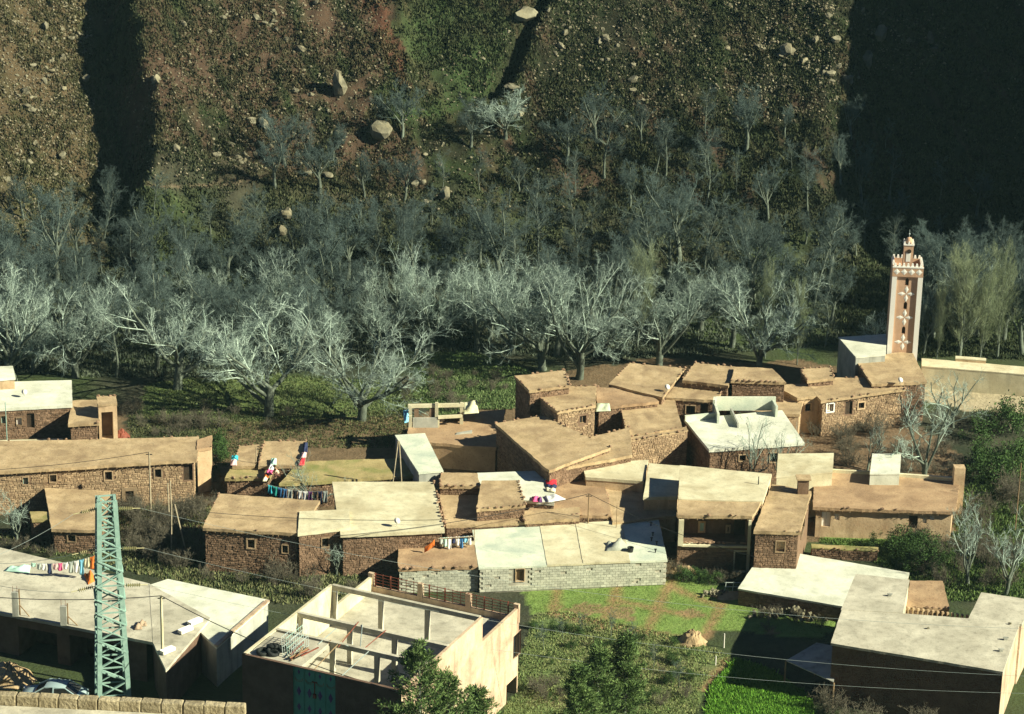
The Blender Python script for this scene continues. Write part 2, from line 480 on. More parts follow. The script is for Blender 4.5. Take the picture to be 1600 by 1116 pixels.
def tufts(name, label, XY, h, w, nb, col, cat=None, seed=1, mat=None):
    """many small blades in one mesh; h, w, col may be per-point arrays"""
    rs = np.random.RandomState(seed); n = len(XY)
    X = np.repeat(XY[:, 0], nb) + rs.normal(0, 1, n * nb) * np.repeat(w, nb) * .6
    Y = np.repeat(XY[:, 1], nb) + rs.normal(0, 1, n * nb) * np.repeat(w, nb) * .6
    Z = terr(X, Y) - .03
    H = np.repeat(h, nb) * rs.uniform(.5, 1.15, n * nb); W = np.repeat(w, nb) * rs.uniform(.5, 1.1, n * nb) * .5
    a = rs.uniform(0, 2 * math.pi, n * nb); lean = rs.normal(0, .35, (n * nb, 2))
    dx, dy = np.cos(a) * W, np.sin(a) * W
    V = np.empty((n * nb, 3, 3))
    V[:, 0] = np.stack([X - dx, Y - dy, Z], -1); V[:, 1] = np.stack([X + dx, Y + dy, Z], -1)
    V[:, 2] = np.stack([X + lean[:, 0] * H, Y + lean[:, 1] * H, Z + H], -1)
    C = np.repeat(np.repeat(col, nb, 0) * rs.uniform(.65, 1.3, (n * nb, 1)), 3, 0)
    me = mesh_np(name, V.reshape(-1, 3), np.arange(n * nb * 3).reshape(-1, 3), mat or M['grass'], False, C)
    return tag(link(name, me), label, cat, None, 'stuff')


def scatter(poly, n, seed, zmax=None):
    """random ground points inside a region outlined in the photograph"""
    rs = np.random.RandomState(seed)
    pts = [G(x, y) for x, y in poly]
    x0, x1 = min(p.x for p in pts), max(p.x for p in pts); y0, y1 = min(p.y for p in pts), max(p.y for p in pts)
    out = np.empty((0, 2))
    while len(out) < n:
        q = np.stack([rs.uniform(x0, x1, n * 3), rs.uniform(y0, y1, n * 3)], -1)
        u, v = pix(q[:, 0], q[:, 1], terr(q[:, 0], q[:, 1]))
        out = np.concatenate([out, q[inpoly(u, v, poly)]])
    return out[:n]


FOOT = []          # footprints of buildings, filled by the builder; used to keep grass out of houses


def free(XY, pad=.1):
    ok = np.ones(len(XY), bool)
    for f in FOOT:
        ok &= ~inpoly(XY[:, 0], XY[:, 1], f)
    return XY[ok]
# ------------------------------------------------------------------ houses
def inset(c, o):
    """move the edges of a counter-clockwise quad inwards by o"""
    n = len(c); out = []
    for i in range(n):
        p0, p1, p2 = c[i - 1], c[i], c[(i + 1) % n]
        d1 = Vector((p1.x - p0.x, p1.y - p0.y)).normalized(); d2 = Vector((p2.x - p1.x, p2.y - p1.y)).normalized()
        n1 = Vector((-d1.y, d1.x)); n2 = Vector((-d2.y, d2.x))
        b = (n1 + n2); b = b / max(.35, b.length_squared / 2) if b.length_squared > 0 else n1
        out.append(Vector((p1.x + b.x * o, p1.y + b.y * o, p1.z)))
    return out


def rock_mesh(name, seed, mat, sub=1, flat=(1, .75, .55), jag=.28):
    bm = bmesh.new(); bmesh.ops.create_icosphere(bm, subdivisions=sub, radius=.5)
    rs = random.Random(seed)
    ax = [(Vector((rs.gauss(0, 1), rs.gauss(0, 1), rs.gauss(0, 1))).normalized(), rs.uniform(.22, .42)) for _ in range(9)]
    for v in bm.verts:
        for a, d in ax:                                     # planes cut the ball into facets
            k = v.co.dot(a)
            if k > d: v.co -= a * (k - d)
        v.co += Vector((rs.uniform(-1, 1), rs.uniform(-1, 1), rs.uniform(-1, 1))) * jag * .12
        v.co = Vector((v.co.x * flat[0], v.co.y * flat[1], v.co.z * flat[2]))
    me = bpy.data.meshes.new(name); bm.to_mesh(me); bm.free()
    me.materials.append(mat)
    return me


COPE = [rock_mesh('coping_stone', 100 + i, M['stone'], 1, (1, .7, .5)) for i in range(5)]
rng = random.Random(5)


def wall_face(mb, A, B, zb, zt, holes, depth):
    """a wall from A to B, outside on the right-hand side of A->B, with rectangular holes and their reveals"""
    d = Vector((B.x - A.x, B.y - A.y, 0)); L = d.length; d /= L
    n = Vector((d.y, -d.x, 0))
    S = sorted({0.0, L} | {h[0] for h in holes} | {h[1] for h in holes}); S = [s for s in S if 0 <= s <= L]
    Zs = sorted({zb, zt} | {h[2] for h in holes} | {h[3] for h in holes}); Zs = [z for z in Zs if zb <= z <= zt]
    pt = lambda s, z, o=0: (A.x + d.x * s - n.x * o, A.y + d.y * s - n.y * o, z)
    for i in range(len(S) - 1):
        for j in range(len(Zs) - 1):
            s = (S[i] + S[i + 1]) / 2; z = (Zs[j] + Zs[j + 1]) / 2
            if any(h[0] < s < h[1] and h[2] < z < h[3] for h in holes): continue
            mb.add([pt(S[i], Zs[j]), pt(S[i + 1], Zs[j]), pt(S[i + 1], Zs[j + 1]), pt(S[i], Zs[j + 1])], [(0, 1, 2, 3)])
    for h in holes:
        s0, s1, z0, z1 = h[:4]; k = h[4] if len(h) > 4 else depth
        q = [pt(s0, z0), pt(s1, z0), pt(s1, z1), pt(s0, z1)]; r = [pt(s0, z0, k), pt(s1, z0, k), pt(s1, z1, k), pt(s0, z1, k)]
        mb.add(q + r, [(0, 4, 5, 1), (1, 5, 6, 2), (2, 6, 7, 3), (3, 7, 4, 0)])
    return d, n, L


def stones(mb, A, B, zb, zt, holes, rs, sh=(.12, .21), sw=(.15, .40)):
    d = Vector((B.x - A.x, B.y - A.y, 0)); L = d.length; d /= L; n = Vector((d.y, -d.x, 0)); z = zb
    while z < zt - .08:
        h = min(rs.uniform(*sh), zt - z); s = -rs.uniform(0, .2)
        while s < L:
            w = rs.uniform(*sw); a, b = max(0, s) + .012, min(L, s + w) - .012; s += w
            if b - a < .06: continue
            if any(a < q[1] + .05 and b > q[0] - .05 and z < q[3] + .05 and z + h > q[2] - .05 for q in holes): continue
            o = rs.uniform(.012, .05); j = lambda: rs.uniform(-.018, .018)
            v = []
            for (ss, zz, oo) in ((a, z + .012, -.01), (b, z + .012, -.01), (b, z + h - .012, -.01), (a, z + h - .012, -.01),
                                 (a + .02, z + .03, o), (b - .02, z + .03, o), (b - .02, z + h - .03, o), (a + .02, z + h - .03, o)):
                ss += j(); zz += j(); oo += j() if oo > 0 else 0
                v.append((A.x + d.x * ss + n.x * oo, A.y + d.y * ss + n.y * oo, zz))
            mb.add(v, [(4, 5, 6, 7), (0, 1, 5, 4), (1, 2, 6, 5), (2, 3, 7, 6), (3, 0, 4, 7)])
        z += h


def roof_patch(name, c, h, thick, mat, parent, amp=.05, jit=.07, lip=.09, step=.33, zc=None, seed=0):
    """a slab over the quad c (BL, FL, FR, BR) with an uneven top and ragged rim"""
    BL, FL, FR, BR = c
    nu = max(3, int(((FR - FL).length) / step)); nv = max(3, int(((BL - FL).length) / step))
    U, V = np.meshgrid(np.linspace(0, 1, nu + 1), np.linspace(0, 1, nv + 1))
    zc = zc or (h, h, h, h)
    q = [np.array([p.x, p.y, z]) for p, z in zip(c, zc)]
    W = lambda a: a[..., None]
    Pt = W((1 - U) * V) * q[0] + W((1 - U) * (1 - V)) * q[1] + W(U * (1 - V)) * q[2] + W(U * V) * q[3]
    e = np.minimum(np.minimum(U, 1 - U) * (FR - FL).length, np.minimum(V, 1 - V) * (BL - FL).length)
    X, Y = Pt[..., 0].copy(), Pt[..., 1].copy()
    rim = np.exp(-(e / .18) ** 2)
    if amp:
        Pt[..., 2] += amp * 2.2 * (fbm(X * .45, Y * .45, 4, 3 + seed) - .5) + amp * .9 * (fbm(X * 2.1, Y * 2.1, 3, 4 + seed) - .5)
        Pt[..., 2] += lip * np.exp(-((e - .12) / .2) ** 2) * (.3 + 1.2 * vn(X * 1.3, Y * 1.3)) + amp * .3 * (vn(X * 5, Y * 5) - .5)
    if jit:
        Pt[..., 0] += rim * jit * 2 * (fbm(X * 1.9, Y * 1.9, 3, 81) - .5); Pt[..., 1] += rim * jit * 2 * (fbm(X * 1.9, Y * 1.9, 3, 91) - .5)
    V0 = Pt.reshape(-1, 3); I = np.arange((nu + 1) * (nv + 1)).reshape(nv + 1, nu + 1)
    F = [np.stack([I[:-1, :-1], I[:-1, 1:], I[1:, 1:], I[1:, :-1]], -1).reshape(-1, 4)]
    ring = np.concatenate([I[0, :], I[1:, -1], I[-1, -2::-1], I[-2:0:-1, 0]])
    low = V0[ring].copy(); low[:, 2] -= thick
    if jit: low[:, 2] += .06 * (fbm(low[:, 0] * 2, low[:, 1] * 2, 2, 7) - .5)
    a = ring; b = np.roll(ring, -1); k = len(V0) + np.arange(len(ring)); k2 = np.roll(k, -1)
    kt = k + len(ring); kt2 = np.roll(kt, -1)                # the rim has its own vertices, so the edge stays crisp
    F.append(np.stack([k, k2, kt2, kt], -1))
    Vv = np.concatenate([V0, low, V0[ring]])
    me = mesh_np(name, Vv, np.concatenate(F), mat, False)
    # underside as one face
    bm = bmesh.new(); bm.from_mesh(me); bm.verts.ensure_lookup_table()
    try:
        bm.faces.new([bm.verts[int(i)] for i in k[::-1]])
    except ValueError:
        pass
    if amp:
        for f in bm.faces: f.smooth = f.normal.z > .6
    bm.to_mesh(me); bm.free()
    return link(name, me, parent)


EDGE = {'L': 0, 'F': 1, 'R': 2, 'B': 3}


def block(parent, px, h, wall='stone', roof='mud', split=None, base=-.5, over=.22, thick=.26, holes=(), cope='', amp=None, stone_edges='LFR',
          zc=None, rafters=True, wall_top=None, stonemat='stone', lip=.09, density=.6):
    """one walled volume: px = roof corners BL, BR, FR, FL in the photograph at height h"""
    zc4 = (h,) * 4 if zc is None else zc                    # BL, FL, FR, BR
    BL, BR, FR, FL = px
    c = [P(*BL, zc4[0]), P(*FL, zc4[1]), P(*FR, zc4[2]), P(*BR, zc4[3])]
    conc = roof in ('cream', 'white', 'green', 'grey', 'slab')
    w = inset(c, over)
    FOOT.append([(p.x, p.y) for p in c])
    rs = random.Random(int(c[0].x * 97 + c[0].y * 31))
    zt = (min(zc4) if wall_top is None else wall_top) - thick + .03
    ztop = [z - thick + .03 for z in zc4] if zc is not None else None
    by = {k: [] for k in 'LFRB'}
    for o in holes:
        e = o.get('e', 'F'); A, B = w[EDGE[e]], w[(EDGE[e] + 1) % 4]
        d = Vector((B.x - A.x, B.y - A.y)); L = d.length; d /= L
        x0, y0, x1, y1 = o['px']; xm, ym = (x0 + x1) / 2, (y0 + y1) / 2
        f = lambda x, y: PW(x, y, A, B)
        s0 = (f(x0, ym).to_2d() - A.to_2d()).dot(d); s1 = (f(x1, ym).to_2d() - A.to_2d()).dot(d)
        z0, z1 = f(xm, y1).z, f(xm, y0).z
        s0, s1 = max(.1, min(s0, s1)), min(L - .1, max(s0, s1)); z0 = max(z0, base + .05); z1 = min(z1, zt - .08)
        if s1 - s0 < .2 or z1 - z0 < .2: continue
        by[e].append((s0, s1, z0, z1, o.get('depth', .22), o))
    mb = MB(); sb = MB()
    for e in 'LFRB':
        A, B = w[EDGE[e]], w[(EDGE[e] + 1) % 4]
        d, n, L = wall_face(mb, A, B, base, zt, by[e], .22)
        if ztop is not None:                                # gable-like strip under a sloping roof
            za, zb_ = ztop[EDGE[e]], ztop[(EDGE[e] + 1) % 4]
            mb.add([(A.x, A.y, zt), (B.x, B.y, zt), (B.x, B.y, zb_), (A.x, A.y, za)], [(0, 1, 2, 3)])
        if wall in ('stone', 'stone2') and e in stone_edges and n.dot(Vector((-A.x, -A.y, 0))) > 0:
            stones(sb, A, B, max(base, -.1), zt, by[e], rs)
        for (s0, s1, z0, z1, dep, o) in by[e]:
            at = lambda s, z, q: Vector((A.x + d.x * s + n.x * q, A.y + d.y * s + n.y * q, z))
            kind = o.get('k', 'window')
            if o.get('plaster', kind == 'window' and wall in ('stone', 'stone2')):
                pm = MB(); t = o.get('pw', rs.choice((.05, .08, .11)))
                for (a, b, zz0, zz1) in ((s0 - t, s1 + t, z1, z1 + t), (s0 - t, s1 + t, z0 - t, z0), (s0 - t, s0, z0, z1), (s1, s1 + t, z0, z1)):
                    pm.hexa([at(a, zz0, -.02), at(a, zz0, .07), at(b, zz0, .07), at(b, zz0, -.02)][::-1], [at(a, zz1, -.02), at(a, zz1, .07), at(b, zz1, .07), at(b, zz1, -.02)][::-1])
                pm.obj('window_surround' if kind == 'window' else 'door_surround', M[o.get('pmat', 'surround')], parent)
            if kind == 'window':
                fm = MB(); t = .06
                for (a, b, zz0, zz1) in ((s0, s1, z1 - t, z1), (s0, s1, z0, z0 + t), (s0, s0 + t, z0 + t, z1 - t), (s1 - t, s1, z0 + t, z1 - t),
                                         ((s0 + s1) / 2 - .025, (s0 + s1) / 2 + .025, z0 + t, z1 - t)):
                    fm.hexa([at(a, zz0, -dep), at(b, zz0, -dep), at(b, zz0, -dep + .07), at(a, zz0, -dep + .07)][::-1], [at(a, zz1, -dep), at(b, zz1, -dep), at(b, zz1, -dep + .07), at(a, zz1, -dep + .07)][::-1])
                wo = fm.obj('window', M[o.get('m', 'dark')], parent)
                pn = MB(); pn.add([at(s0, z0, -dep + .015), at(s1, z0, -dep + .015), at(s1, z1, -dep + .015), at(s0, z1, -dep + .015)], [(0, 1, 2, 3)])
                link('pane', pn.mesh('pane', M[o.get('pane', 'glass')]), wo).matrix_parent_inverse = wm(wo).inverted()
            elif kind == 'door':
                nb = max(2, int((s1 - s0) / .3))
                for k in range(nb):
                    a, b = s0 + (s1 - s0) * k / nb + .008, s0 + (s1 - s0) * (k + 1) / nb - .008
                    q = MB(); q.hexa([at(a, z0, -dep), at(b, z0, -dep), at(b, z0, -dep + .05), at(a, z0, -dep + .05)][::-1], [at(a, z1, -dep), at(b, z1, -dep), at(b, z1, -dep + .05), at(a, z1, -dep + .05)][::-1])
                    q.obj('door_plank', M[o.get('m', 'dark')], parent)
                q = MB(); q.add([at(s0, z0, -dep + .001), at(s1, z0, -dep + .001), at(s1, z1, -dep + .001), at(s0, z1, -dep + .001)], [(0, 1, 2, 3)])
                q.obj('door_backing', M['dark'], parent)
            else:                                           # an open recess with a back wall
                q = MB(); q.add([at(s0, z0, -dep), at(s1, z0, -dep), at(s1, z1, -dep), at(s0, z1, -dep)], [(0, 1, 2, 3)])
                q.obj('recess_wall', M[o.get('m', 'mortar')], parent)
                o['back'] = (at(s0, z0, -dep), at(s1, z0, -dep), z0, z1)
    wm_ = {'stone': 'mortar', 'stone2': 'mortar'}.get(wall, wall)
    mb.obj('wall', M[wm_], parent)
    if sb.v: tag(sb.obj('stonework', M[wall], parent), kind='stuff')
    if split:                                               # roof laid in bays of different age
        q = lambda f: (c[0].lerp(c[3], f), c[1].lerp(c[2], f))
        for (f0, f1, mm, dz) in split:
            (b0, a0), (b1, a1) = q(f0), q(f1)
            roof_patch('roof_bay', [b0, a0, a1, b1], h, thick, M[mm], parent, .02, .03, .02, .45, (h + dz,) * 4)
    elif conc:
        r = roof_patch('roof', c, h, thick, M[roof], parent, .015 if amp is None else amp, .025, .015, .5, zc4)
    else:
        r = roof_patch('roof', c, h, thick, M[roof], parent, .04 if amp is None else amp, .07, lip * .7, .3, zc4)
    if rafters and not conc:
        rm = MB()
        for e in 'LFR':
            A, B = w[EDGE[e]], w[(EDGE[e] + 1) % 4]; d = Vector((B.x - A.x, B.y - A.y, 0)); L = d.length; d /= L; n = Vector((d.y, -d.x, 0))
            if n.dot(Vector((-A.x, -A.y, 0))) <= 0: continue
            s = .2
            while s < L - .1:
                p = A + d * s; z = zt - .06
                rm.tube([Vector((p.x, p.y, z)) - n * .2, Vector((p.x, p.y, z)) + n * (over + rs.uniform(-.06, .08))], rs.uniform(.03, .05), 5)
                s += rs.uniform(.35, .75)
        if rm.v: tag(rm.obj('rafter_ends', M['wood'], parent), kind='stuff')
    for e in cope:
        i = EDGE[e]; A, B = c[i], c[(i + 1) % 4]; za, zb_ = zc4[i], zc4[(i + 1) % 4]; L = (B - A).length; s = .1
        while s < L:
            if rs.random() < density:
                o = link('coping_stone', rs.choice(COPE), parent)
                t = s / L; p = A.lerp(B, t); z = za * (1 - t) + zb_ * t
                k = rs.uniform(.22, .52)
                o.location = (p.x + rs.uniform(-.06, .06), p.y + rs.uniform(-.06, .06), z + .05 + .1 * k)
                o.rotation_euler = (rs.uniform(-.2, .2), rs.uniform(-.2, .2), math.atan2(B.y - A.y, B.x - A.x) + rs.uniform(-.5, .5))
                o.scale = (k, k, k * rs.uniform(.8, 1.2))
            s += rs.uniform(.32, .62)
    return c


def house(name, label, px, h, cat='house', **kw):
    BL, BR, FR, FL = px
    c = [P(*q, h) for q in px]
    x = sum(p.x for p in c) / 4; y = sum(p.y for p in c) / 4
    t = thing(name, label, cat, (x, y, tz(x, y)))
    block(t, px, h, **kw)
    return t


W = lambda x0, y0, x1, y1, **k: dict(px=(x0, y0, x1, y1), **k)
D = lambda x0, y0, x1, y1, **k: dict(px=(x0, y0, x1, y1), k='door', **k)

# --- left edge
t = house('stone_house', 'brown stone house with whitewashed flat roof at the left edge', [(-70, 599), (112, 594), (113, 633), (-70, 642)], 2.9, roof='white', over=.1,
          holes=[W(2, 650, 10, 662, m='steel', plaster=True), D(42, 646, 54, 669), W(26, 653, 34, 664, pane='paint', m='paint')])
block(t, [(-70, 575), (20, 572), (24, 590), (-70, 596)], 4.0, wall='plaster', roof='white', base=2.6, over=.08)
t = house('mud_annex', 'tan mud lean-to beside the whitewashed roof, with the tall doorway tower', [(112, 627), (152, 625), (156, 661), (106, 664)], 2.4, wall='stone', roof='mud', cope='F', density=.3)
block(t, [(151, 620), (181, 620), (183, 631), (153, 633)], 3.7, wall='plaster', roof='mud', over=.03, thick=.2, cope='B', rafters=False, holes=[dict(px=(159, 644, 177, 687), k='hole', depth=1.0, m='stone')])
t = house('long_stone_house', 'long tan stone house with earthen roof on the left, four small windows', [(-70, 692), (311, 683), (308, 719), (-70, 742)], 3.9, wall='stone2', over=.3,
          holes=[W(78, 742, 88, 753), W(164, 737, 175, 750), W(242, 733, 252, 746), D(287, 727, 302, 751), W(36, 746, 44, 757, m='steel', pane='grey'), D(196, 767, 209, 782, plaster=True, pw=.3)],
          cope='B', density=.25)
block(t, [(308, 688), (332, 681), (330, 699), (307, 703)], 3.95, wall='plaster', roof='mud2', over=.06, cope='F', density=.3, rafters=False)
t = house('mud_house', 'low earthen-roofed house behind the steel pylon', [(70, 763), (172, 768), (161, 829), (80, 827)], 2.1, wall='stone', over=.2, holes=[W(106, 836, 118, 846)])
block(t, [(46, 800), (82, 800), (80, 812), (50, 813)], 2.0, wall='stone', roof='moss', over=.1)

# --- the big unfinished slab houses, bottom left
t = house('slab_house', 'unfinished concrete house with wide flat roof slab in the bottom left corner', [(-90, 834), (234, 912), (240, 1004), (-90, 940)], 3.5, wall='brick_and_shade', roof='slab', over=.5, thick=.22,  # walls coloured dark to stand in for the deep shade on this front
          holes=[dict(px=(30, 985, 90, 1060), k='hole', depth=2.5, m='dark'), dict(px=(110, 1000, 190, 1070), k='hole', depth=2.5, m='dark')])  # dark backs stand in for the shade inside the openings
block(t, [(233, 912), (329, 966), (259, 1047), (239, 1004)], 3.52, wall='brick_and_shade', roof='slab', over=.06, thick=.22)  # wall colour darkened in place of the neighbouring house's shadow
house('concrete_house', 'pale slab-roofed house with brick-topped edge beside the slab house', [(262, 905), (421, 938), (338, 1011), (234, 914)], 3.25, wall='grey', roof='white', over=.08, thick=.2)

# --- middle left
t = house('stone_house', 'stone house with tan earthen roof and two small windows behind the bramble thicket', [(342, 772), (500, 783), (466, 834), (316, 826)], 3.65, over=.18, cope='LF', density=.4,
          holes=[W(387, 843, 398, 856), W(441, 852, 450, 864)])
t = house('stone_house', 'stone house under the big cream concrete roof left of centre', [(519, 753), (677, 753), (695, 829), (532, 836)], 3.55, roof='cream', over=.2, cope='R', density=.8)
block(t, [(468, 799), (546, 796), (547, 824), (465, 834)], 3.75, roof='cream', over=.1, holes=[W(503, 841, 513, 854)])
t = house('mud_roofed_house', 'small house with patched mud roofs hung with laundry, beside the long mossy roof', [(413, 690), (479, 690), (473, 729), (403, 729)], 2.6, roof='mud', over=.1, cope='BL', density=.4)
block(t, [(374, 698), (406, 695), (398, 729), (363, 729)], 2.5, roof='mud', over=.1, cope='BL', density=.4)
block(t, [(361, 731), (430, 731), (421, 748), (351, 748)], 2.2, roof='moss', over=.15, cope='F', density=.3)
house('mossy_roofed_house', 'low house with long moss-tinted earthen roof behind the cream roof', [(468, 722), (642, 716), (656, 743), (436, 757)], 2.3, roof='moss', over=.2)
house('concrete_shed', 'narrow shed with pale blue-grey slab roof standing on end of the mossy roof', [(617, 680), (664, 677), (693, 736), (654, 739)], 3.4, wall='grey', roof='green', over=.06, thick=.16)

# --- terrace house with the open frame
t = house('terrace_house', 'half-built red mud terrace with open concrete frame behind the narrow shed', [(638, 655), (790, 640), (776, 700), (636, 690)], 2.3, wall='mud2', roof='mud2', over=.1, cope='B', density=.2, rafters=False)
fz = 2.3


def frame_bar(a, b, za, zb_, w, name, m='cream', par=None):
    q = MB(); q.bar(P(*a, za), P(*b, zb_), w); return q.obj(name, M[m], par or t)


for (x, y0, y1) in ((641, 664, 634), (682, 664, 630), (721, 662, 630), (641, 668, 650), (684, 667, 653)):
    p = P(x, y0, fz); q = MB(); q.box((p.x, p.y, fz - .02), .28, .28, (y0 - y1) / 16.2); q.obj('post', M['cream'], t)
pa, pb = P(641, 664, fz), P(721, 662, fz)
for (z, w_) in ((1.75, .3),):
    q = MB(); q.bar(pa + Vector((-.2, 0, z)), pb + Vector((.2, 0, z)), w_); q.obj('beam', M['cream'], t)
q = MB(); q.bar(P(684, 668, fz) + Vector((0, 0, .95)), P(722, 666, fz) + Vector((0, 0, .95)), .25); q.obj('beam', M['cream'], t)
q = MB(); q.bar(P(645, 668, fz) + Vector((0, 0, .45)), P(684, 668, fz) + Vector((0, 0, .45)), .15, .9); q.obj('low_wall', M['grey'], t)
for (x0, x1) in ((647, 654), (671, 681)):
    a, b = P(x0, 664, fz), P(x1, 664, fz); q = MB(); q.bar(a + Vector((0, .1, .75)), b + Vector((0, .1, .75)), .2, 1.5); q.obj('brick_panel', M['stone'], t)
q = MB(); q.bar(P(688, 659, fz) + Vector((0, 0, .3)), P(720, 658, fz) + Vector((0, 0, .3)), .15, .6); q.obj('back_panel', M['dark'], t)
t = thing('parapet_wall', 'dark blue-grey cement wall with stepped top beside the narrow shed', 'wall', P(700, 720, 0))
q = MB(); pts = [(676, 697, 3.0), (690, 694, 3.05), (712, 683, 3.4), (735, 678, 3.5)]
A0, B0 = P(676, 722, 0), P(737, 716, 0)
bs = [A0.lerp(B0, k) for k in (0, .25, .6, 1)]
for i in range(3):
    a, b = bs[i], bs[i + 1]; o = Vector((0, .3, 0)); za, zb_ = (1.4, 1.7, 2.4, 2.5)[i], (1.4, 1.7, 2.4, 2.5)[i + 1]
    q.hexa([a, b, b + o, a + o], [a + Vector((0, 0, za)), b + Vector((0, 0, zb_)), b + o + Vector((0, 0, zb_)), a + o + Vector((0, 0, za))])
q.obj('wall', M['grey'], t)

# --- centre: the old stone quarter
house('mud_roofed_house', 'tall mud house with long bent earthen roof and shaded left wall at centre', [(773, 662), (849, 650), (955, 700), (858, 736)], 4.3, wall='stone', roof='mud', over=.12, cope='BR', density=.35)
house('mud_roofed_house', 'lower earthen roof joining the bent roof to the rubble wall', [(893, 691), (984, 668), (988, 712), (868, 735)], 3.9, wall='stone', roof='mud', over=.1, cope='B', density=.5)
t = house('stone_house', 'two-storey stone house with raised back roof, left of the walled courtyard', [(822, 605), (932, 604), (930, 634), (871, 644)], 5.2, wall='stone2', roof='mud', over=.1, cope='FLB', density=.7,
          holes=[W(906, 650, 916, 662, m='wood', plaster=False)])
block(t, [(804, 588), (882, 579), (891, 603), (827, 611)], 6.0, wall='stone', roof='mud', over=.1, cope='FLRB', density=.6)
house('mud_roofed_house', 'reddish low roof behind the walled courtyard', [(930, 606), (1002, 608), (1030, 628), (934, 638)], 4.2, wall='stone', roof='mud2', over=.1, cope='B', density=.3)
house('mud_roofed_house', 'square tan roof right of the dark courtyard', [(969, 635), (1054, 624), (1066, 670), (980, 681)], 3.7, wall='stone', roof='mud', over=.1, cope='L', density=.4)
house('rubble_wall', 'thick rubble wall with ragged stone top facing the white-roofed house', [(981, 684), (1072, 668), (1075, 673), (980, 690)], 3.6, cat='wall', wall='stone2', roof='mud', over=.03, thick=.12, cope='FB', density=.9, rafters=False)
house('mud_roofed_house', 'broad tan roof at the back edge of the village, leftmost of the back row', [(984, 568), (1071, 576), (1035, 622), (951, 601)], 4.4, wall='stone', roof='mud', over=.12, cope='LBR', density=.5)
house('mud_roofed_house', 'tan roof in the back row just left of the dark stone face', [(1086, 567), (1149, 574), (1138, 603), (1066, 595)], 4.6, wall='stone', roof='mud', over=.12, cope='LB', density=.5)
house('stone_house', 'back-row house with brown roof above a dark stone front wall', [(1148, 574), (1206, 576), (1229, 598), (1142, 595)], 4.9, wall='stone', roof='mud', over=.12, cope='F', density=.5)
t = house('mud_roofed_house', 'tan-roofed house with dark doorway behind the white roof', [(1061, 595), (1132, 603), (1120, 626), (1040, 622)], 3.9, wall='stone', roof='mud', over=.12, cope='RB', density=.5, holes=[D(1094, 631, 1106, 650), W(1072, 634, 1086, 648)])
house('mud_roofed_house', 'low tan roofs stepping down right of the dark stone face', [(1132, 606), (1258, 602), (1250, 648), (1150, 645)], 3.0, wall='plaster', roof='mud', over=.1, cope='B', density=.25)
t = house('plastered_house', 'small tan plastered house with one square window beside the row house', [(1205, 602), (1262, 600), (1284, 619), (1246, 622)], 3.5, wall='plaster', roof='mud', over=.12, holes=[W(1258, 631, 1267, 642, plaster=True, pmat='plaster')], cope='F', density=.3)
t = house('row_house', 'long rubble row house with dark door below the mosque', [(1254, 591), (1408, 591), (1416, 608), (1283, 627)], 3.5, wall='stone2', roof='mud', over=.22, cope='FB', density=.35,
          holes=[W(1292, 631, 1302, 643, pmat='paint', pane='plaster', m='paint'), D(1321, 627, 1332, 648), W(1341, 629, 1350, 638, pmat='plaster')])
block(t, [(1250, 577), (1297, 574), (1304, 592), (1262, 596)], 4.1, wall='stone', roof='mud', over=.1, cope='LRB', density=.8)
t = house('white_roofed_house', 'stone house with bright white roof and cement water basin at the village centre', [(1069, 655), (1222, 641), (1257, 692), (1108, 703)], 3.4, wall='stone', roof='white', over=.12,
          holes=[W(1155, 711, 1165, 720), W(1203, 708, 1214, 722)])
zr = 3.4


def ledge(par, pts, z, hgt, th, m, name='parapet'):
    """low wall along a run of photo points standing on height z"""
    w = [P(*p, z) for p in pts]
    for a, b in zip(w[:-1], w[1:]):
        q = MB(); q.bar(a + Vector((0, 0, hgt / 2)), b + Vector((0, 0, hgt / 2)), th, hgt); q.obj(name, M[m], par)


ledge(t, [(1115, 646), (1116, 641), (1211, 641)], zr, 1.25, .22, 'green')
ledge(t, [(1207, 641), (1213, 652)], zr, 1.0, .2, 'green'); ledge(t, [(1115, 640), (1122, 662)], zr, .9, .2, 'green')
ledge(t, [(1070, 658), (1121, 653)], zr, .5, .2, 'green'); ledge(t, [(1142, 645), (1153, 669)], zr, .45, .14, 'grey')

# --- mosque
t = house('mosque', 'white-roofed mosque hall with grey wall beside the minaret', [(1310, 527), (1386, 522), (1384, 554), (1337, 558)], 4.6, cat='mosque', wall='grey', roof='white', over=.04, thick=.15)
block(t, [(1336, 562), (1424, 548), (1448, 597), (1362, 601)], 3.9, wall='stone', roof='mud', over=.1, cope='L', density=.3)
house('boundary_wall', 'long tan plastered wall running right from the minaret', [(1440, 560), (1660, 578), (1660, 590), (1440, 572)], 2.2, cat='wall', wall='cream', roof='cream', over=.02, thick=.1, rafters=False)
house('wall_cap', 'short raised wall section behind the boundary wall', [(1493, 556), (1541, 560), (1541, 564), (1493, 560)], 2.5, cat='wall', wall='plaster', roof='cream', over=.02, thick=.08)

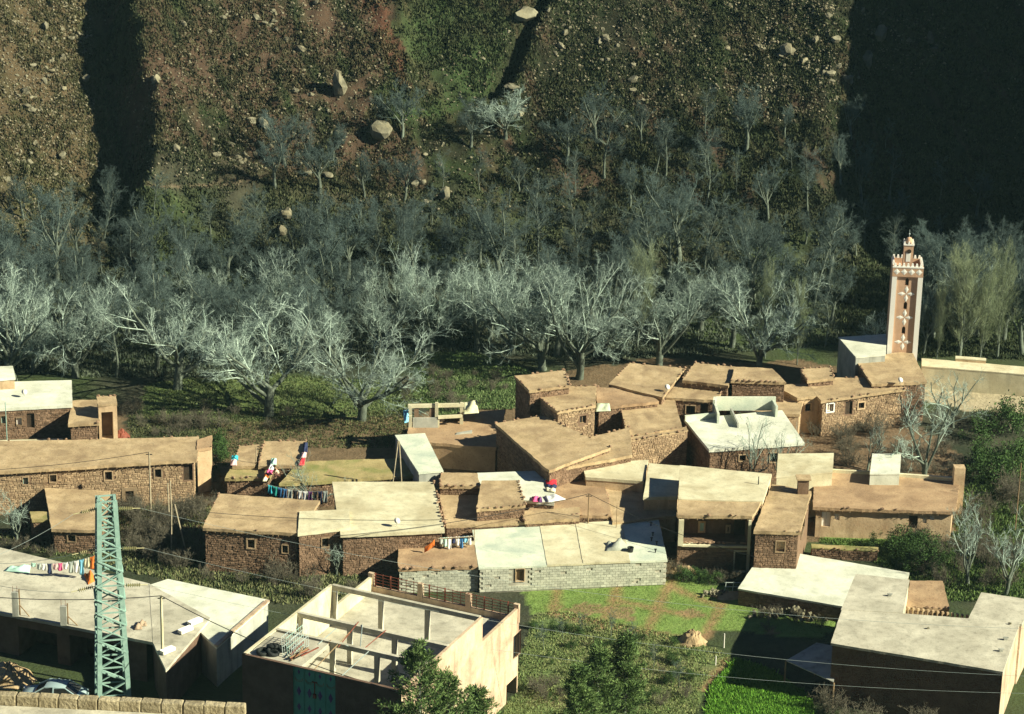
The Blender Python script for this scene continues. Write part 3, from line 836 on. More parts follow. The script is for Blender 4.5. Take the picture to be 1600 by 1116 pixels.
# --- porch house and its neighbours
t = house('porch_house', 'two-storey stone house with shaded upper porch right of centre', [(1060, 779), (1191, 783), (1176, 807), (1058, 806)], 4.9, wall='stone', roof='mud', over=.12, cope='F', density=.25,
          holes=[dict(px=(1066, 812, 1168, 850), k='hole', depth=2.0, m='stone'), D(1148, 862, 1169, 892, plaster=True, pmat='cream', pw=.12)])
porch = t
block(t, [(1062, 727), (1206, 741), (1192, 784), (1060, 780)], 5.0, wall='plaster', roof='cream', over=.05)
house('tower_house', 'tan-roofed block with chimney joined to the porch house', [(1206, 757), (1268, 768), (1250, 832), (1177, 830)], 4.5, wall='stone', roof='mud', over=.14, holes=[W(1213, 846, 1226, 862, pane='plaster', m='plaster'), W(1252, 815, 1256, 830, e='R')], stone_edges='F', cope='F', density=.2)
ch = thing('chimney', 'square stone chimney with flat cap on the tan roof', 'chimney', P(1254, 770, 4.5))
p = P(1254, 770, 4.5); q = MB(); q.box((p.x, p.y, 4.4), .85, .8, 1.35); q.obj('stack', M['mortar'], ch); q = MB(); q.box((p.x, p.y, 5.75), 1.15, 1.05, .12); q.obj('cap', M['mud'], ch)
house('flat_roofed_house', 'pale cream slab roof at the centre, left of the seam', [(909, 724), (1013, 719), (1006, 752), (915, 746)], 3.3, wall='plaster', roof='cream', over=.06)
house('flat_roofed_house', 'narrow cream roof wedged between the seam and the porch house', [(1014, 724), (1063, 728), (1059, 776), (1005, 777)], 3.5, wall='plaster', roof='cream', over=.08)
house('mud_terrace', 'trodden brown mud roof below the pale cream slab', [(868, 748), (942, 747), (956, 806), (818, 806)], 2.5, cat='terrace', wall='stone', roof='mud2', over=.05, cope='F', density=.3)
house('mud_terrace', 'tan mud courtyard terrace left of the porch house', [(943, 749), (1006, 754), (1057, 806), (957, 818)], 2.3, cat='terrace', wall='plaster', roof='mud', over=.05, cope='L', density=.4)
t = house('white_terrace', 'white slab terrace where red bedding is airing', [(745, 739), (870, 735), (866, 786), (752, 776)], 3.1, cat='terrace', wall='stone', roof='white', over=.06)
block(t, [(752, 752), (809, 751), (821, 790), (744, 796)], 3.45, roof='mud', over=.06, cope='FR', density=.85)
house('mud_hut', 'small brown-roofed hut at the corner of the big cream roof', [(690, 739), (746, 740), (750, 760), (686, 760)], 3.2, cat='hut', wall='stone', roof='mud', over=.1, cope='LF', density=.8)
house('mud_courtyard', 'tan courtyard roof with a mossy patch beside the big cream roof', [(684, 766), (762, 772), (832, 816), (697, 822)], 2.4, cat='courtyard', wall='stone', roof='mud', over=.05, cope='L', density=.9)
house('mud_terrace', 'strip of tan mud roof behind the long pale roof', [(815, 799), (906, 793), (906, 811), (820, 815)], 2.6, cat='terrace', wall='stone', roof='mud', over=.05, cope='L', density=.9)

# --- long pale-roofed house with the block wall
t = house('block_house', 'long house with pale weathered roof and cinder-block front wall facing the field', [(738, 828), (1029, 811), (1043, 876), (748, 888)], 2.1, wall='slab', roof='green', over=.08, thick=.16, split=[(0, .36, 'green', 0), (.36, .55, 'cream', .03), (.55, .80, 'cream', .06), (.80, 1, 'green', .02)],
          holes=[W(806, 889, 819, 908, m='wood', pane='wood', plaster=True, pmat='plaster')])
blk = t
block(t, [(622, 857), (741, 848), (749, 886), (622, 889)], 2.05, wall='slab', roof='mud2', over=.1, cope='F', density=.35, rafters=False)
bw = MB(); bw.box((0, 0, 0), .43, .1, .185); bwm = bw.mesh('block', M['block'])
for (px0, px1, z) in (((622, 889), (749, 886), 2.05), ((748, 888), (1043, 876), 2.1)):
    A, B = P(*px0, z), P(*px1, z); d = (B - A); L = d.length; d /= L; n = Vector((d.y, -d.x, 0)); ang = math.atan2(d.y, d.x)
    wA, wB = PW(804, 890, A, B), PW(821, 890, A, B); s0, s1 = (wA - A).dot(d), (wB - A).dot(d)
    r = 0; zz = z - .36
    while zz > -.05:
        s = .12 + (r % 2) * .22
        while s < L - .4:
            if not (z == 2.1 and s0 - .45 < s < s1 + .1 and zz > .3) and rng.random() > .04:
                p = A + d * (s + .215) - n * (.08 if z == 2.1 else .1); o = link('block', bwm, t); o.location = (p.x + n.x * rng.uniform(.0, .02), p.y + n.y * rng.uniform(0, .02), zz); o.rotation_euler = (0, 0, ang)
            s += .45
        zz -= .21; r += 1

# --- right: long mud house with white rooms behind
t = house('long_mud_house', 'long reddish mud-roofed house with pale painted door on the right', [(1272, 738), (1500, 749), (1493, 801), (1270, 793)], 2.7, wall='plaster', roof='mud2', over=.3, cope='F', density=.15,
          holes=[D(1284, 800, 1298, 823, m='paint'), W(1304, 803, 1312, 813, pane='paint', m='paint'), D(1420, 806, 1434, 826), W(1442, 809, 1448, 818, pane='paint', m='paint'), W(1453, 806, 1460, 813, pane='paint', m='paint')])
ledge(t, [(1272, 737), (1362, 742), (1500, 752)], 2.7, .3, .25, 'cream', 'parapet')
p = P(1497, 755, 2.7); q = MB(); q.box((p.x, p.y, 0), .9, .9, 4.2); q.obj('corner_pier', M['plaster'], t)
house('whitewashed_room', 'cream square rooftop room left of the bare shrubs behind the long mud house', [(1216, 709), (1303, 708), (1301, 738), (1213, 746)], 3.9, cat='room', wall='cream', roof='cream', over=.03, thick=.1)
house('whitewashed_room', 'small bright white room in front of the sprawling pale tree', [(1363, 709), (1408, 709), (1406, 741), (1359, 741)], 3.7, cat='room', wall='white', roof='white', over=.03, thick=.1)
house('retaining_wall', 'low dark rubble wall below the grass bank on the right', [(1268, 851), (1372, 856), (1372, 862), (1268, 857)], .9, cat='wall', wall='stone', roof='moss', over=.03, thick=.1, rafters=False, cope='F', density=.5)

# --- bottom right
house('white_roofed_house', 'wide white slab-roofed house above the rubble heap on the right', [(1195, 856), (1421, 895), (1400, 962), (1153, 920)], 1.35, wall='stone', roof='white', over=.06, thick=.15)
t = house('angled_house', 'large pale slab-roofed house with black shaded front in the bottom right corner', [(1316, 951), (1594, 973), (1567, 1050), (1298, 1005)], 4.8, wall='brick_and_shade', roof='slab', over=.12, thick=.18)  # front finish unknown; dark wall colour stands in for its shade
block(t, [(1337, 897), (1421, 906), (1411, 958), (1314, 953)], 4.83, wall='cream', roof='slab', over=.04, thick=.18)
block(t, [(1533, 926), (1615, 938), (1597, 976), (1512, 969)], 4.78, wall='pinkwall', roof='slab', over=.04, thick=.18)
a, b = P(1567, 1050, 4.8), P(1594, 973, 4.8); d = (b - a).normalized(); n = Vector((d.y, -d.x, 0)) * -.06
q = MB(); a = a + d * .1 + n; b = b - d * .1 + n
q.hexa([Vector((a.x, a.y, -.4)), Vector((a.x, a.y, -.4)) - n * .9, Vector((b.x, b.y, -.4)) - n * .9, Vector((b.x, b.y, -.4))], [Vector((a.x, a.y, 4.6)), Vector((a.x, a.y, 4.6)) - n * .9, Vector((b.x, b.y, 4.6)) - n * .9, Vector((b.x, b.y, 4.6))]); q.obj('side_render', M['pinkwall'], t)
house('mud_shed', 'brown mud-roofed shed tucked behind the pale slab roof', [(1422, 908), (1473, 908), (1484, 952), (1414, 950)], 3.2, cat='shed', wall='stone', roof='mud2', over=.06, cope='F', density=.8)
t = thing('sheet_lean_to', 'blue-grey sheet roof in deep shade beside the pale slab house', 'lean-to', P(1270, 1060, 0))
c = [P(1228, 1032, 2.0), P(1276, 1004, 2.6), P(1306, 1010, 2.7), P(1303, 1066, 2.0)]
q = MB(); q.hexa([p - Vector((0, 0, .06)) for p in c][::-1], [p for p in c][::-1]); q.obj('sheet', M['grey'], t)
for p in c:
    q = MB(); q.tube([(p.x, p.y, -.2), (p.x, p.y, p.z - .06)], .06); q.obj('post', M['wood'], t)
# ------------------------------------------------------------------ front house: open-roofed, with beams, terrace and turquoise gate
HB, FLO, PAR = 8.5, 5.5, 6.65
UD = Vector((math.cos(math.radians(-24.2)), math.sin(math.radians(-24.2)), 0)); VD = Vector((-UD.y, UD.x, 0))
FO = P(378, 1022, HB); FO.z = 0


def fh(u, v, z): return FO + UD * u + VD * v + Vector((0, 0, z))


t = thing('unfinished_house', 'roofless block house with open beams, red railing and turquoise gate at bottom centre', 'house', fh(6, 9, 0))
FW, VA, VB, VC, VE = 11.8, 12.3, 7.3, 4.35, 18.4
FOOT.append([(fh(u, v, 0).x, fh(u, v, 0).y) for u, v in ((0, 0), (FW, 0), (FW, VE), (0, VE))])


def fbox(name, u0, u1, v0, v1, z0, z1, m, par=None):
    q = MB(); q.hexa([fh(u0, v0, z0), fh(u1, v0, z0), fh(u1, v1, z0), fh(u0, v1, z0)], [fh(u0, v0, z1), fh(u1, v0, z1), fh(u1, v1, z1), fh(u0, v1, z1)])
    return q.obj(name, M[m], par or t)


# outer walls with openings
def fwall(name, a, b, z0, z1, m, holes=(), th=.22):
    """outer face from a to b (u, v); holes given in the photograph"""
    A, B = fh(*a, 0), fh(*b, 0); d = (B - A).normalized(); n = Vector((d.y, -d.x, 0)); H = []
    for o in holes:
        x0, y0, x1, y1 = o; xm, ym = (x0 + x1) / 2, (y0 + y1) / 2
        sa = (PW(x0, ym, A, B) - A).dot(d); sb = (PW(x1, ym, A, B) - A).dot(d)
        H.append((min(sa, sb), max(sa, sb), max(z0 + .05, PW(xm, y1, A, B).z), PW(xm, y0, A, B).z))
    q = MB(); wall_face(q, A, B, z0, z1, H, th); L = (B - A).length
    i = [p - n * th for p in (A, B)]
    if holes:
        wall_face(q, i[1], i[0], z0, z1, [(L - h[1], L - h[0], h[2], h[3]) for h in H], 0.001)
    else:
        q.add([(i[1].x, i[1].y, z0), (i[0].x, i[0].y, z0), (i[0].x, i[0].y, z1), (i[1].x, i[1].y, z1)], [(0, 1, 2, 3)])
    q.add([(A.x, A.y, z1), (B.x, B.y, z1), (i[1].x, i[1].y, z1), (i[0].x, i[0].y, z1)], [(0, 1, 2, 3)])
    q.obj(name, M[m], t)
    return A, d, n, H


A, d, n, H = fwall('front_wall', (0, 0), (FW, 0), -.5, HB, 'brick_and_shade', [(458, 1049, 524, 1150)])  # brown brick, its dark colour also deepening the shade on this front
s0, s1, z0, z1 = H[0]
at = lambda s, z, o=0: A + d * s + n * o + Vector((0, 0, z))
gate = MB(); gate.hexa([at(s0, 4.9, -.1), at(s1, 4.9, -.1), at(s1, 4.9, -.16), at(s0, 4.9, -.16)], [at(s0, z1, -.1), at(s1, z1, -.1), at(s1, z1, -.16), at(s0, z1, -.16)])
g = gate.obj('gate', M['turq'], t)
for k in range(5):
    s = s0 + (s1 - s0) * k / 4; q = MB(); q.bar(at(s, 4.9, -.08), at(s, z1, -.08), .06, .03); q.obj('gate_rib', M['turq'], g)
for k in range(4):
    s = s0 + (s1 - s0) * (k + .5) / 4
    for (zz, r, w) in ((z1 - .35, .2, .1), (z1 - 1.75, .38, .17), (z1 - 2.9, .3, .15)):
        q = MB(); q.add([at(s, zz - r, -.092), at(s + w, zz, -.092), at(s, zz + r, -.092), at(s - w, zz, -.092), at(s, zz, -.07)], [(0, 1, 4), (1, 2, 4), (2, 3, 4), (3, 0, 4)])
        q.obj('gate_diamond', M['purple'], g)
    q = MB()
    for zz in (z1 - .75, z1 - .85):
        q.tube([at(s + .28 * math.cos(a), zz + .22 * math.sin(a), -.085) for a in np.linspace(math.pi, 2 * math.pi, 9)], .012, 4)
    q.obj('gate_scroll', M['wood'], g)
q = MB(); q.bar(at((s0 + s1) / 2, z1 - 1.75, -.07), at((s0 + s1) / 2, z1 - .8, -.07), .06); q.bar(at((s0 + s1) / 2 - .2, z1 - .85, -.07), at((s0 + s1) / 2 + .2, z1 - .85, -.07), .05)
q.box(tuple(at((s0 + s1) / 2, z1 - 2.0, -.07)), .22, .1, .3, math.radians(-24)); q.obj('gate_latch', M['rust'], g)
fwall('side_wall', (FW, 0), (FW, VA), -.5, HB, 'pinkwall', [(760, 1040, 772, 1062)])
A2, d2, n2, H2 = fwall('side_wall', (FW, VA), (FW, VE), -.5, PAR, 'pinkwall', [(802, 990, 814, 1026), (791, 1064, 807, 1110)])
for (s0, s1, z0, z1) in H2[:1]:
    at2 = lambda s, z, o=0: A2 + d2 * s + n2 * o + Vector((0, 0, z))
    q = MB()
    for (a, b, za, zb_) in ((s0, s1, z0, z0 + .07), (s0, s1, z1 - .07, z1), (s0, s0 + .07, z0, z1), (s1 - .07, s1, z0, z1), ((s0 + s1) / 2 - .03, (s0 + s1) / 2 + .03, z0, z1)):
        q.hexa([at2(a, za, -.18), at2(a, za, -.1), at2(b, za, -.1), at2(b, za, -.18)], [at2(a, zb_, -.18), at2(a, zb_, -.1), at2(b, zb_, -.1), at2(b, zb_, -.18)])
    wo = q.obj('window', M['dark'], t); q = MB(); q.add([at2(s0, z0, -.15), at2(s1, z0, -.15), at2(s1, z1, -.15), at2(s0, z1, -.15)], [(0, 1, 2, 3)]); q.obj('pane', M['glass'], wo)
fwall('back_wall', (FW, VE), (0, VE), -.5, FLO + .45, 'pinkwall')
fwall('left_wall', (0, VA), (0, 0), -.5, HB, 'cream')
fwall('left_wall', (0, VE), (0, VA), -.5, PAR, 'cream')
fbox('floor', .25, FW - .25, .25, VE - .25, FLO - .25, FLO, 'slab')
fbox('deck', .24, 4.3, .24, VC - .3, HB - .35, HB - .06, 'slab')
for (v, u0) in ((VA, .2), (VB, .2), (VC, 4.2)):
    fbox('beam', .2, FW - .2, v - .14, v + .14, HB - .32, HB + .02, 'slab')
for (v, us) in ((VA, (.35, 4.0, 7.6, 11.4)), (VB, (.35, 4.2, 7.6, 11.4)), (VC, (.35, 4.45, 7.8, 11.4))):
    for u in us: fbox('column', u - .17, u + .17, v - .13, v + .13, FLO, HB - .3, 'slab')
for u in (.12, 4.1, 7.9, FW - .15): fbox('pillar', u - .2, u + .2, VE - .24, VE + .03, FLO, FLO + 1.45, 'pinkwall')
rl = thing('railing', 'red iron railing along the back parapet of the roofless house', 'railing', fh(6, VE - .1, FLO + .45))
for z in (.52, .75, .98, 1.2, 1.42):
    q = MB(); q.bar(fh(.3, VE - .1, FLO + z), fh(FW - .3, VE - .1, FLO + z), .035); q.obj('rail', M['rust'], rl)
u = .45
while u < FW - .3:
    q = MB(); q.bar(fh(u, VE - .1, FLO + .42), fh(u, VE - .1, FLO + 1.48), .05 if int(u * 2) % 3 else .1); q.obj('baluster', M['rust'], rl); u += .62
# tyres and salvage on the deck
tym = MB(); N1, N2 = 20, 8
for i in range(N1):
    for j in range(N2):
        a, b = 2 * math.pi * i / N1, 2 * math.pi * j / N2
        r = .27 + .10 * math.cos(b); tym.v.append((r * math.cos(a), r * math.sin(a), .12 + .12 * math.sin(b)))
for i in range(N1):
    for j in range(N2):
        tym.f.append((i * N2 + j, ((i + 1) % N1) * N2 + j, ((i + 1) % N1) * N2 + (j + 1) % N2, i * N2 + (j + 1) % N2))
tme = tym.mesh('tyre', M['rubber'], True)
for k, (u, v, z, rx, lab) in enumerate(((1.15, .75, 0, .12, 'black tyre lying lowest at the left of the tyre pile'), (1.75, .95, .02, .35, 'black tyre leaning at the front of the tyre pile'),
                                        (2.05, 1.7, .02, .2, 'black tyre at the back of the tyre pile by the scrap'), (1.6, 1.35, .25, .3, 'black tyre on top of the tyre pile'))):
    o = link('tyre', tme); o.location = fh(u, v, HB - .06 + z); o.rotation_euler = (rx, .1, k); o.scale = (1.25,) * 3; tag(o, lab, 'tyre', 'old tyres on the deck')
sp = thing('bed_frame_stack', 'stack of wire bed frames leaning on the deck beside the tyres', 'bed frames', fh(3.3, 1.8, HB - .06))
for k in range(3):
    q = MB(); o = fh(2.6 + .35 * k, .9, HB - .02); up = Vector((.1, .25, 1)).normalized()
    for i in range(9):
        a = o + VD * (i * .28); q.tube([a, a + up * 1.3 - UD * .3], .018, 4)
    for i in range(3):
        a = o + up * (i * .62) - UD * (.15 * i); q.tube([a, a + VD * 2.25], .025, 4)
    q.obj('wire_frame', M['steel'] if k % 2 else M['wire'], sp)
for k in range(6):
    a = fh(3.2 + rng.uniform(-.6, .9), .5 + rng.uniform(0, .6), HB + .05 + .07 * k); b = a + VD * rng.uniform(1.2, 2.2) + UD * rng.uniform(-.5, .5)
    q = MB(); q.bar(a, b, .09, .06); tag(q.obj('plank', M['rust' if k % 2 else 'wood']), 'loose %s board number %s in the scrap heap beside the bed frames' % ('reddish' if k % 2 else 'brown', 'one two three four five six'.split()[k]), 'board', 'scrap boards on the deck')
sc_lab = ['white pole leaning across the beams near the scrap heap', 'brown pole propped between middle and front beam', 'white pole across the front beam above the gate', 'rusty bar lying over the middle beam',
          'white pole slanting down to the front wall', 'thin brown pole leaning at the second column', 'white pole by the middle columns', 'rusty bar near the front columns']
for k, (x0, y0, x1, y1, c_) in enumerate(((525, 982, 497, 1007, 'wire'), (546, 988, 490, 1047, 'wood'), (540, 1008, 575, 1023, 'wire'), (560, 972, 528, 1012, 'rust'), (576, 1018, 532, 1058, 'wire'), (517, 1000, 505, 1020, 'wood'), (566, 976, 563, 1010, 'wire'), (603, 985, 566, 1016, 'rust'))):
    q = MB(); q.tube([P(x0, y0, HB + .06), P(x1, y1, HB - .05 - .25 * (k % 3))], .035, 5)
    tag(q.obj('pole', M[c_]), sc_lab[k], 'pole', 'poles over the open beams')

# ------------------------------------------------------------------ minaret
mb0 = P(1411, 552, 3.9); RZ = math.radians(-4.0); S = 2.75; ZP = 11.75
t = thing('minaret', 'slender pink minaret with white corner strips, diamond motifs and a small lantern', 'minaret', (mb0.x, mb0.y + S / 2, 0), rz=RZ)


def mbox(name, x0, x1, y0, y1, z0, z1, m, par=None):
    q = MB(); q.hexa([(x0, y0, z0), (x1, y0, z0), (x1, y1, z0), (x0, y1, z0)], [(x0, y0, z1), (x1, y0, z1), (x1, y1, z1), (x0, y1, z1)])
    return link(name, q.mesh(name, M[m]), par or t, True)


h = S / 2; rc = .13
q = MB()
holes = []
for zc in (5.75, 8.15, 10.45): holes.append((h - rc * 0 - .16 - .0, h + .16, zc, zc + .72))
A, B = Vector((-h, -h + rc, 0)), Vector((h, -h + rc, 0))
wall_face(q, A, B, -.5, ZP, holes, .35)
q.add([(h, -h, -.5), (h, h, -.5), (h, h, ZP), (h, -h, ZP)], [(0, 1, 2, 3)]); q.add([(h, h, -.5), (-h, h, -.5), (-h, h, ZP), (h, h, ZP)], [(0, 1, 2, 3)]); q.add([(-h, h, -.5), (-h, -h, -.5), (-h, -h, ZP), (-h, h, ZP)], [(0, 1, 2, 3)])
link('shaft', q.mesh('shaft', M['pink']), t, True)
for zc in (5.75, 8.15, 10.45):
    q = MB(); q.add([(-.16, -h + rc + .3, zc), (.16, -h + rc + .3, zc), (.16, -h + rc + .3, zc + .72), (-.16, -h + rc + .3, zc + .72)], [(0, 1, 2, 3)]); link('window_opening', q.mesh('window_opening', M['dark']), t, True)
    for s in (-1, 1):
        q = MB(); q.add([(s * .16, -h + rc - .006, zc + .56), (s * .16, -h + rc - .006, zc + .74), (s * .05, -h + rc - .006, zc + .74)], [(0, 1, 2)]); link('arch_corner', q.mesh('arch_corner', M['pink']), t, True)
for s in (-1, 1):
    mbox('corner_strip', min(s * h, s * (h - .42)) - (.02 if s < 0 else -0.0), max(s * h, s * (h - .42)) + (.02 if s > 0 else 0), -h - .02, -h + rc + .1, -.5, ZP - .42, 'paint')
for s in (-1, 1): mbox('side_strip', h + .0, h + .03, s * h - (.45 if s > 0 else -.03), s * h + (.45 if s < 0 else -.03), -.5, ZP - .42, 'paint')
mbox('frieze', -h - .03, h + .03, -h - .03, -h + rc + .12, ZP - .42, ZP + .56, 'pink')
y = -h - .035


def diamond(cx, cz, w, r, yy):
    q = MB(); q.add([(cx, yy, cz - r), (cx + w, yy, cz), (cx, yy, cz + r), (cx - w, yy, cz), (cx, yy - .03, cz)], [(0, 1, 4), (1, 2, 4), (2, 3, 4), (3, 0, 4)])
    link('diamond', q.mesh('diamond', M['paint']), t, True)


for k in range(4): diamond(-h + .36 + k * (S - .72) / 3, ZP + .06, .31, .30, y)
mbox('frieze_edge', -h - .05, h + .05, -h - .06, -h, ZP + .44, ZP + .58, 'paint')
for zc in (4.95, 7.35, 9.65):
    for dx, dz, w, r in ((0, .42, .2, .38), (0, -.42, .2, .38), (.42, 0, .38, .19), (-.42, 0, .38, .19)): diamond(dx, zc + dz, w, r, -h + rc - .008)
for (x0, x1, y0, y1) in ((-h + .01, h - .01, -h + .05, -h + .16), (-h, h, h - .16, h), (-h, -h + .16, -h + .16, h - .16), (h - .16, h, -h + .16, h - .16)): mbox('parapet', x0, x1, y0, y1, ZP, ZP + .55, 'pink')
mbox('platform', -h + .16, h - .16, -h + .16, h - .16, ZP - .1, ZP, 'pink')
for k in range(7):
    for (fx, fy) in ((-h + .2 + k * (S - .4) / 6, -h + .08), (-h + .2 + k * (S - .4) / 6, h - .08), (-h + .08, -h + .2 + k * (S - .4) / 6), (h - .08, -h + .2 + k * (S - .4) / 6)):
        if fx in () or (abs(fx) > h - .1 and k in (0, 6)): continue
        q = MB(); q.hexa([(fx - .13, fy - .08, ZP + .55), (fx + .13, fy - .08, ZP + .55), (fx + .13, fy + .08, ZP + .55), (fx - .13, fy + .08, ZP + .55)], [(fx - .07, fy - .06, ZP + .85), (fx + .07, fy - .06, ZP + .85), (fx + .07, fy + .06, ZP + .85), (fx - .07, fy + .06, ZP + .85)])
        link('merlon', q.mesh('merlon', M['paint']), t, True)
lo = mbox('lantern', -.44, .44, -.44, .44, ZP, ZP + 2.3, 'pink')
mbox('lantern_panel', -.2, .2, -.47, -.435, ZP + .75, ZP + 1.6, 'paint', lo); q = MB(); q.lathe((0, 0, 0), [(.2, -.02), (.2, .02)], 12); me = q.mesh('loudspeaker', M['dark']); o = link('loudspeaker', me, lo, True); o.location = (.05, -.48, ZP + 1.75); o.rotation_euler = (math.pi / 2, 0, 0)
mbox('lantern_cornice', -.49, .49, -.49, .49, ZP + 2.3, ZP + 2.42, 'paint', lo)
for (fx, fy) in ((-.4, -.4), (0, -.42), (.4, -.4), (.4, .4), (-.4, .4), (0, .42)):
    q = MB(); q.hexa([(fx - .1, fy - .07, ZP + 2.42), (fx + .1, fy - .07, ZP + 2.42), (fx + .1, fy + .07, ZP + 2.42), (fx - .1, fy + .07, ZP + 2.42)], [(fx - .04, fy - .04, ZP + 2.68), (fx + .04, fy - .04, ZP + 2.68), (fx + .04, fy + .04, ZP + 2.68), (fx - .04, fy + .04, ZP + 2.68)])
    link('lantern_merlon', q.mesh('lantern_merlon', M['paint']), lo, True)
q = MB(); q.lathe((0, 0, ZP + 2.42), [(.33, 0), (.35, .18), (.30, .36), (.22, .5), (.03, .56)], 14); link('dome', q.mesh('dome', M['pink'], True), lo, True)
q = MB(); q.tube([(0, 0, ZP + 2.95), (0, 0, ZP + 3.7)], .025, 5); q.lathe((0, 0, ZP + 3.2), [(.03, 0), (.1, .08), (.03, .16)], 8); link('finial', q.mesh('finial', M['wire']), lo, True)

# ------------------------------------------------------------------ lattice pylon
pb = P(177, 1098, 0); HT = 15.6
t = thing('pylon', 'pale green steel lattice pylon standing in the lower left', 'pylon', (pb.x, pb.y, tz(pb.x, pb.y)), rz=math.radians(14))


def pw(z): return 1.05 - .10 * min(1, z / 9.0) - .42 * max(0, (z - 9.0) / (HT - 9.0))


def pc(i, z):
    sx, sy = ((-1, -1), (1, -1), (1, 1), (-1, 1))[i % 4]; w = pw(z); return Vector((sx * w, sy * w, z))


for i in range(4):
    q = MB(); q.bar(pc(i, -.3), pc(i, HT), .32, .32); link('leg', q.mesh('leg', M['steel']), t, True)
lv = [0]
while lv[-1] < HT - .5: lv.append(lv[-1] + max(.78, 1.05 * (pw(lv[-1]))))
lv[-1] = HT
for k in range(len(lv) - 1):
    for i in range(4):
        a, b = (pc(i, lv[k]), pc(i + 1, lv[k + 1])) if (k + i) % 2 else (pc(i + 1, lv[k]), pc(i, lv[k + 1]))
        q = MB(); q.bar(a, b, .15, .09); link('brace', q.mesh('brace', M['steel']), t, True)
        if k % 2:
            a, b = (pc(i + 1, lv[k]), pc(i, lv[k + 1])) if (k + i) % 2 else (pc(i, lv[k]), pc(i + 1, lv[k + 1]))
            q = MB(); q.bar(a, b, .11, .06); link('brace', q.mesh('brace', M['steel']), t, True)
        if k % 2 == 0 or k > len(lv) - 7:
            q = MB(); q.bar(pc(i, lv[k + 1]), pc(i + 1, lv[k + 1]), .12, .08); link('crossbar', q.mesh('crossbar', M['steel']), t, True)
PM = wm(t); ins = []
for (z, s) in ((15.0, -1), (14.9, 1), (12.0, -1), (11.9, 1), (9.1, 1), (9.2, -1)):
    a = Vector((s * (pw(z) + .05), -.2, z)); dirn = Vector((s, .12 * s, -.12)).normalized()
    q = MB(); q.tube([a, a + dirn * 1.7], .03, 5)
    for k in range(8):
        c = a + dirn * (.2 + .13 * k); x = dirn.cross(Vector((0, 0, 1))).normalized(); y_ = dirn.cross(x)
        base = len(q.v)
        for off, r in ((-.045, .05), (0, .16), (.045, .05)):
            for j in range(10):
                an = 2 * math.pi * j / 10; q.v.append(tuple(c + dirn * off + (x * math.cos(an) + y_ * math.sin(an)) * r))
        for l in range(2):
            for j in range(10): q.f.append((base + l * 10 + j, base + l * 10 + (j + 1) % 10, base + (l + 1) * 10 + (j + 1) % 10, base + (l + 1) * 10 + j))
    link('insulator', q.mesh('insulator', M['insul']), t, True); ins.append((PM @ (a + dirn * 1.7), s))


def cable(a, b, sag, r, m, label, name='power_line', n=26, group=None):
    a = Vector(a); b = Vector(b); pts = []
    for k in range(n + 1):
        f = k / n; p = a.lerp(b, f); p.z -= sag * 4 * f * (1 - f); pts.append(p)
    q = MB(); q.tube(pts, r, 4); return tag(q.obj(name, M[m]), label, 'cable', group)


far = [(1700, 985, 9.0), (1700, 1060, 6.5), (1700, 1085, 4.5)]
rl = [i for i in ins if i[1] > 0]; ll = [i for i in ins if i[1] < 0]
for (p, s), f, nm in zip(rl, far, ('topmost', 'middle', 'lowest')):
    cable(p, P(*f), 2.0, .010, 'wire', '%s pale power line running right from the pylon' % nm, group='power lines right of the pylon')
for (p, s), f, nm in zip(ll, [(-120, 905, 12.0), (-120, 870, 10.0), (-120, 880, 8.0)], ('topmost', 'middle', 'lowest')):
    cable(p, P(*f), .6, .014, 'wire', '%s pale power line running left from the pylon' % nm, group='power lines left of the pylon')

# ------------------------------------------------------------------ posts and cables
posts = []


def post(x, y0, y1, z, r, label, mat='pole', name='utility_pole', arm=False):
    p = P(x, y0, z); hh = (y0 - y1) / (ppm(p) * .915); t = thing(name, label, 'pole', (p.x, p.y, z))
    q = MB(); q.tube([(0, 0, -.3), (0, 0, hh)], [r, r * .75], 7); link('shaft', q.mesh('shaft', M[mat]), t, True)
    if arm:
        q = MB(); q.bar((-.25, 0, hh - .2), (.25, 0, hh - .2), .06); link('crossarm', q.mesh('crossarm', M['wire_dark']), t, True)
    posts.append(Vector((p.x, p.y, z + hh))); return t


post(256, 1090, 930, 0, .13, 'pale concrete utility pole in front of the slab house', 'cream', arm=True)
post(236, 815, 708, 0, .085, 'tall wooden pole before the long stone house', arm=True)
post(919, 812, 772, 2.5, .06, 'dark pole standing on the mud roofs at the centre', 'wood', arm=True)
post(963, 822, 790, 2.3, .03, 'thin rod on the tan courtyard terrace', 'wood', 'rod')
post(1411, 650, 592, 0, .09, 'wooden pole at the corner of the row house', 'wood', arm=True)
post(11, 690, 630, 0, .05, 'green pole by the whitewashed house at the left edge', 'steel', 'thin_pole')
post(401, 768, 700, 0, .05, 'thin pale pole by the small mud-roofed house', 'pole', 'thin_pole')
post(1185, 757, 745, 5.0, .05, 'short dark flue pipe on the cream roof of the porch house', 'wire_dark', 'flue_pipe')
post(1586, 830, 725, 0, .06, 'dark pole at the right edge of the orchard', 'wood', 'thin_pole')
post(1131, 1012, 990, 0, .05, 'white stake at the corner of the bright green crop', 'paint', 'stake')
post(1118, 1040, 1025, 0, .05, 'second white stake along the crop path', 'paint', 'stake')
t = thing('propped_poles', 'pair of brown poles leaning together behind the stone house', 'pole', P(272, 850, 0))
for (x0, y0, x1, y1) in ((268, 868, 268, 788), (292, 868, 273, 788), (264, 800, 262, 755), (268, 800, 266, 752)):
    a, b = P(x0, y0, 0), P(x1, y1, 0); hz = (y0 - y1) / (ppm(a) * .915); q = MB()
    z0_ = 0 if y0 > 820 else 3.5
    a = P(x0, y0, z0_); b = PW(x1, y1, a, a + Vector((1, 0, 0))); q.tube([a, b], .06, 5); q.obj('leg', M['pole'], t)
t = thing('propped_poles', 'pair of pale poles propping the narrow slab-roofed shed', 'pole', P(620, 765, 0))
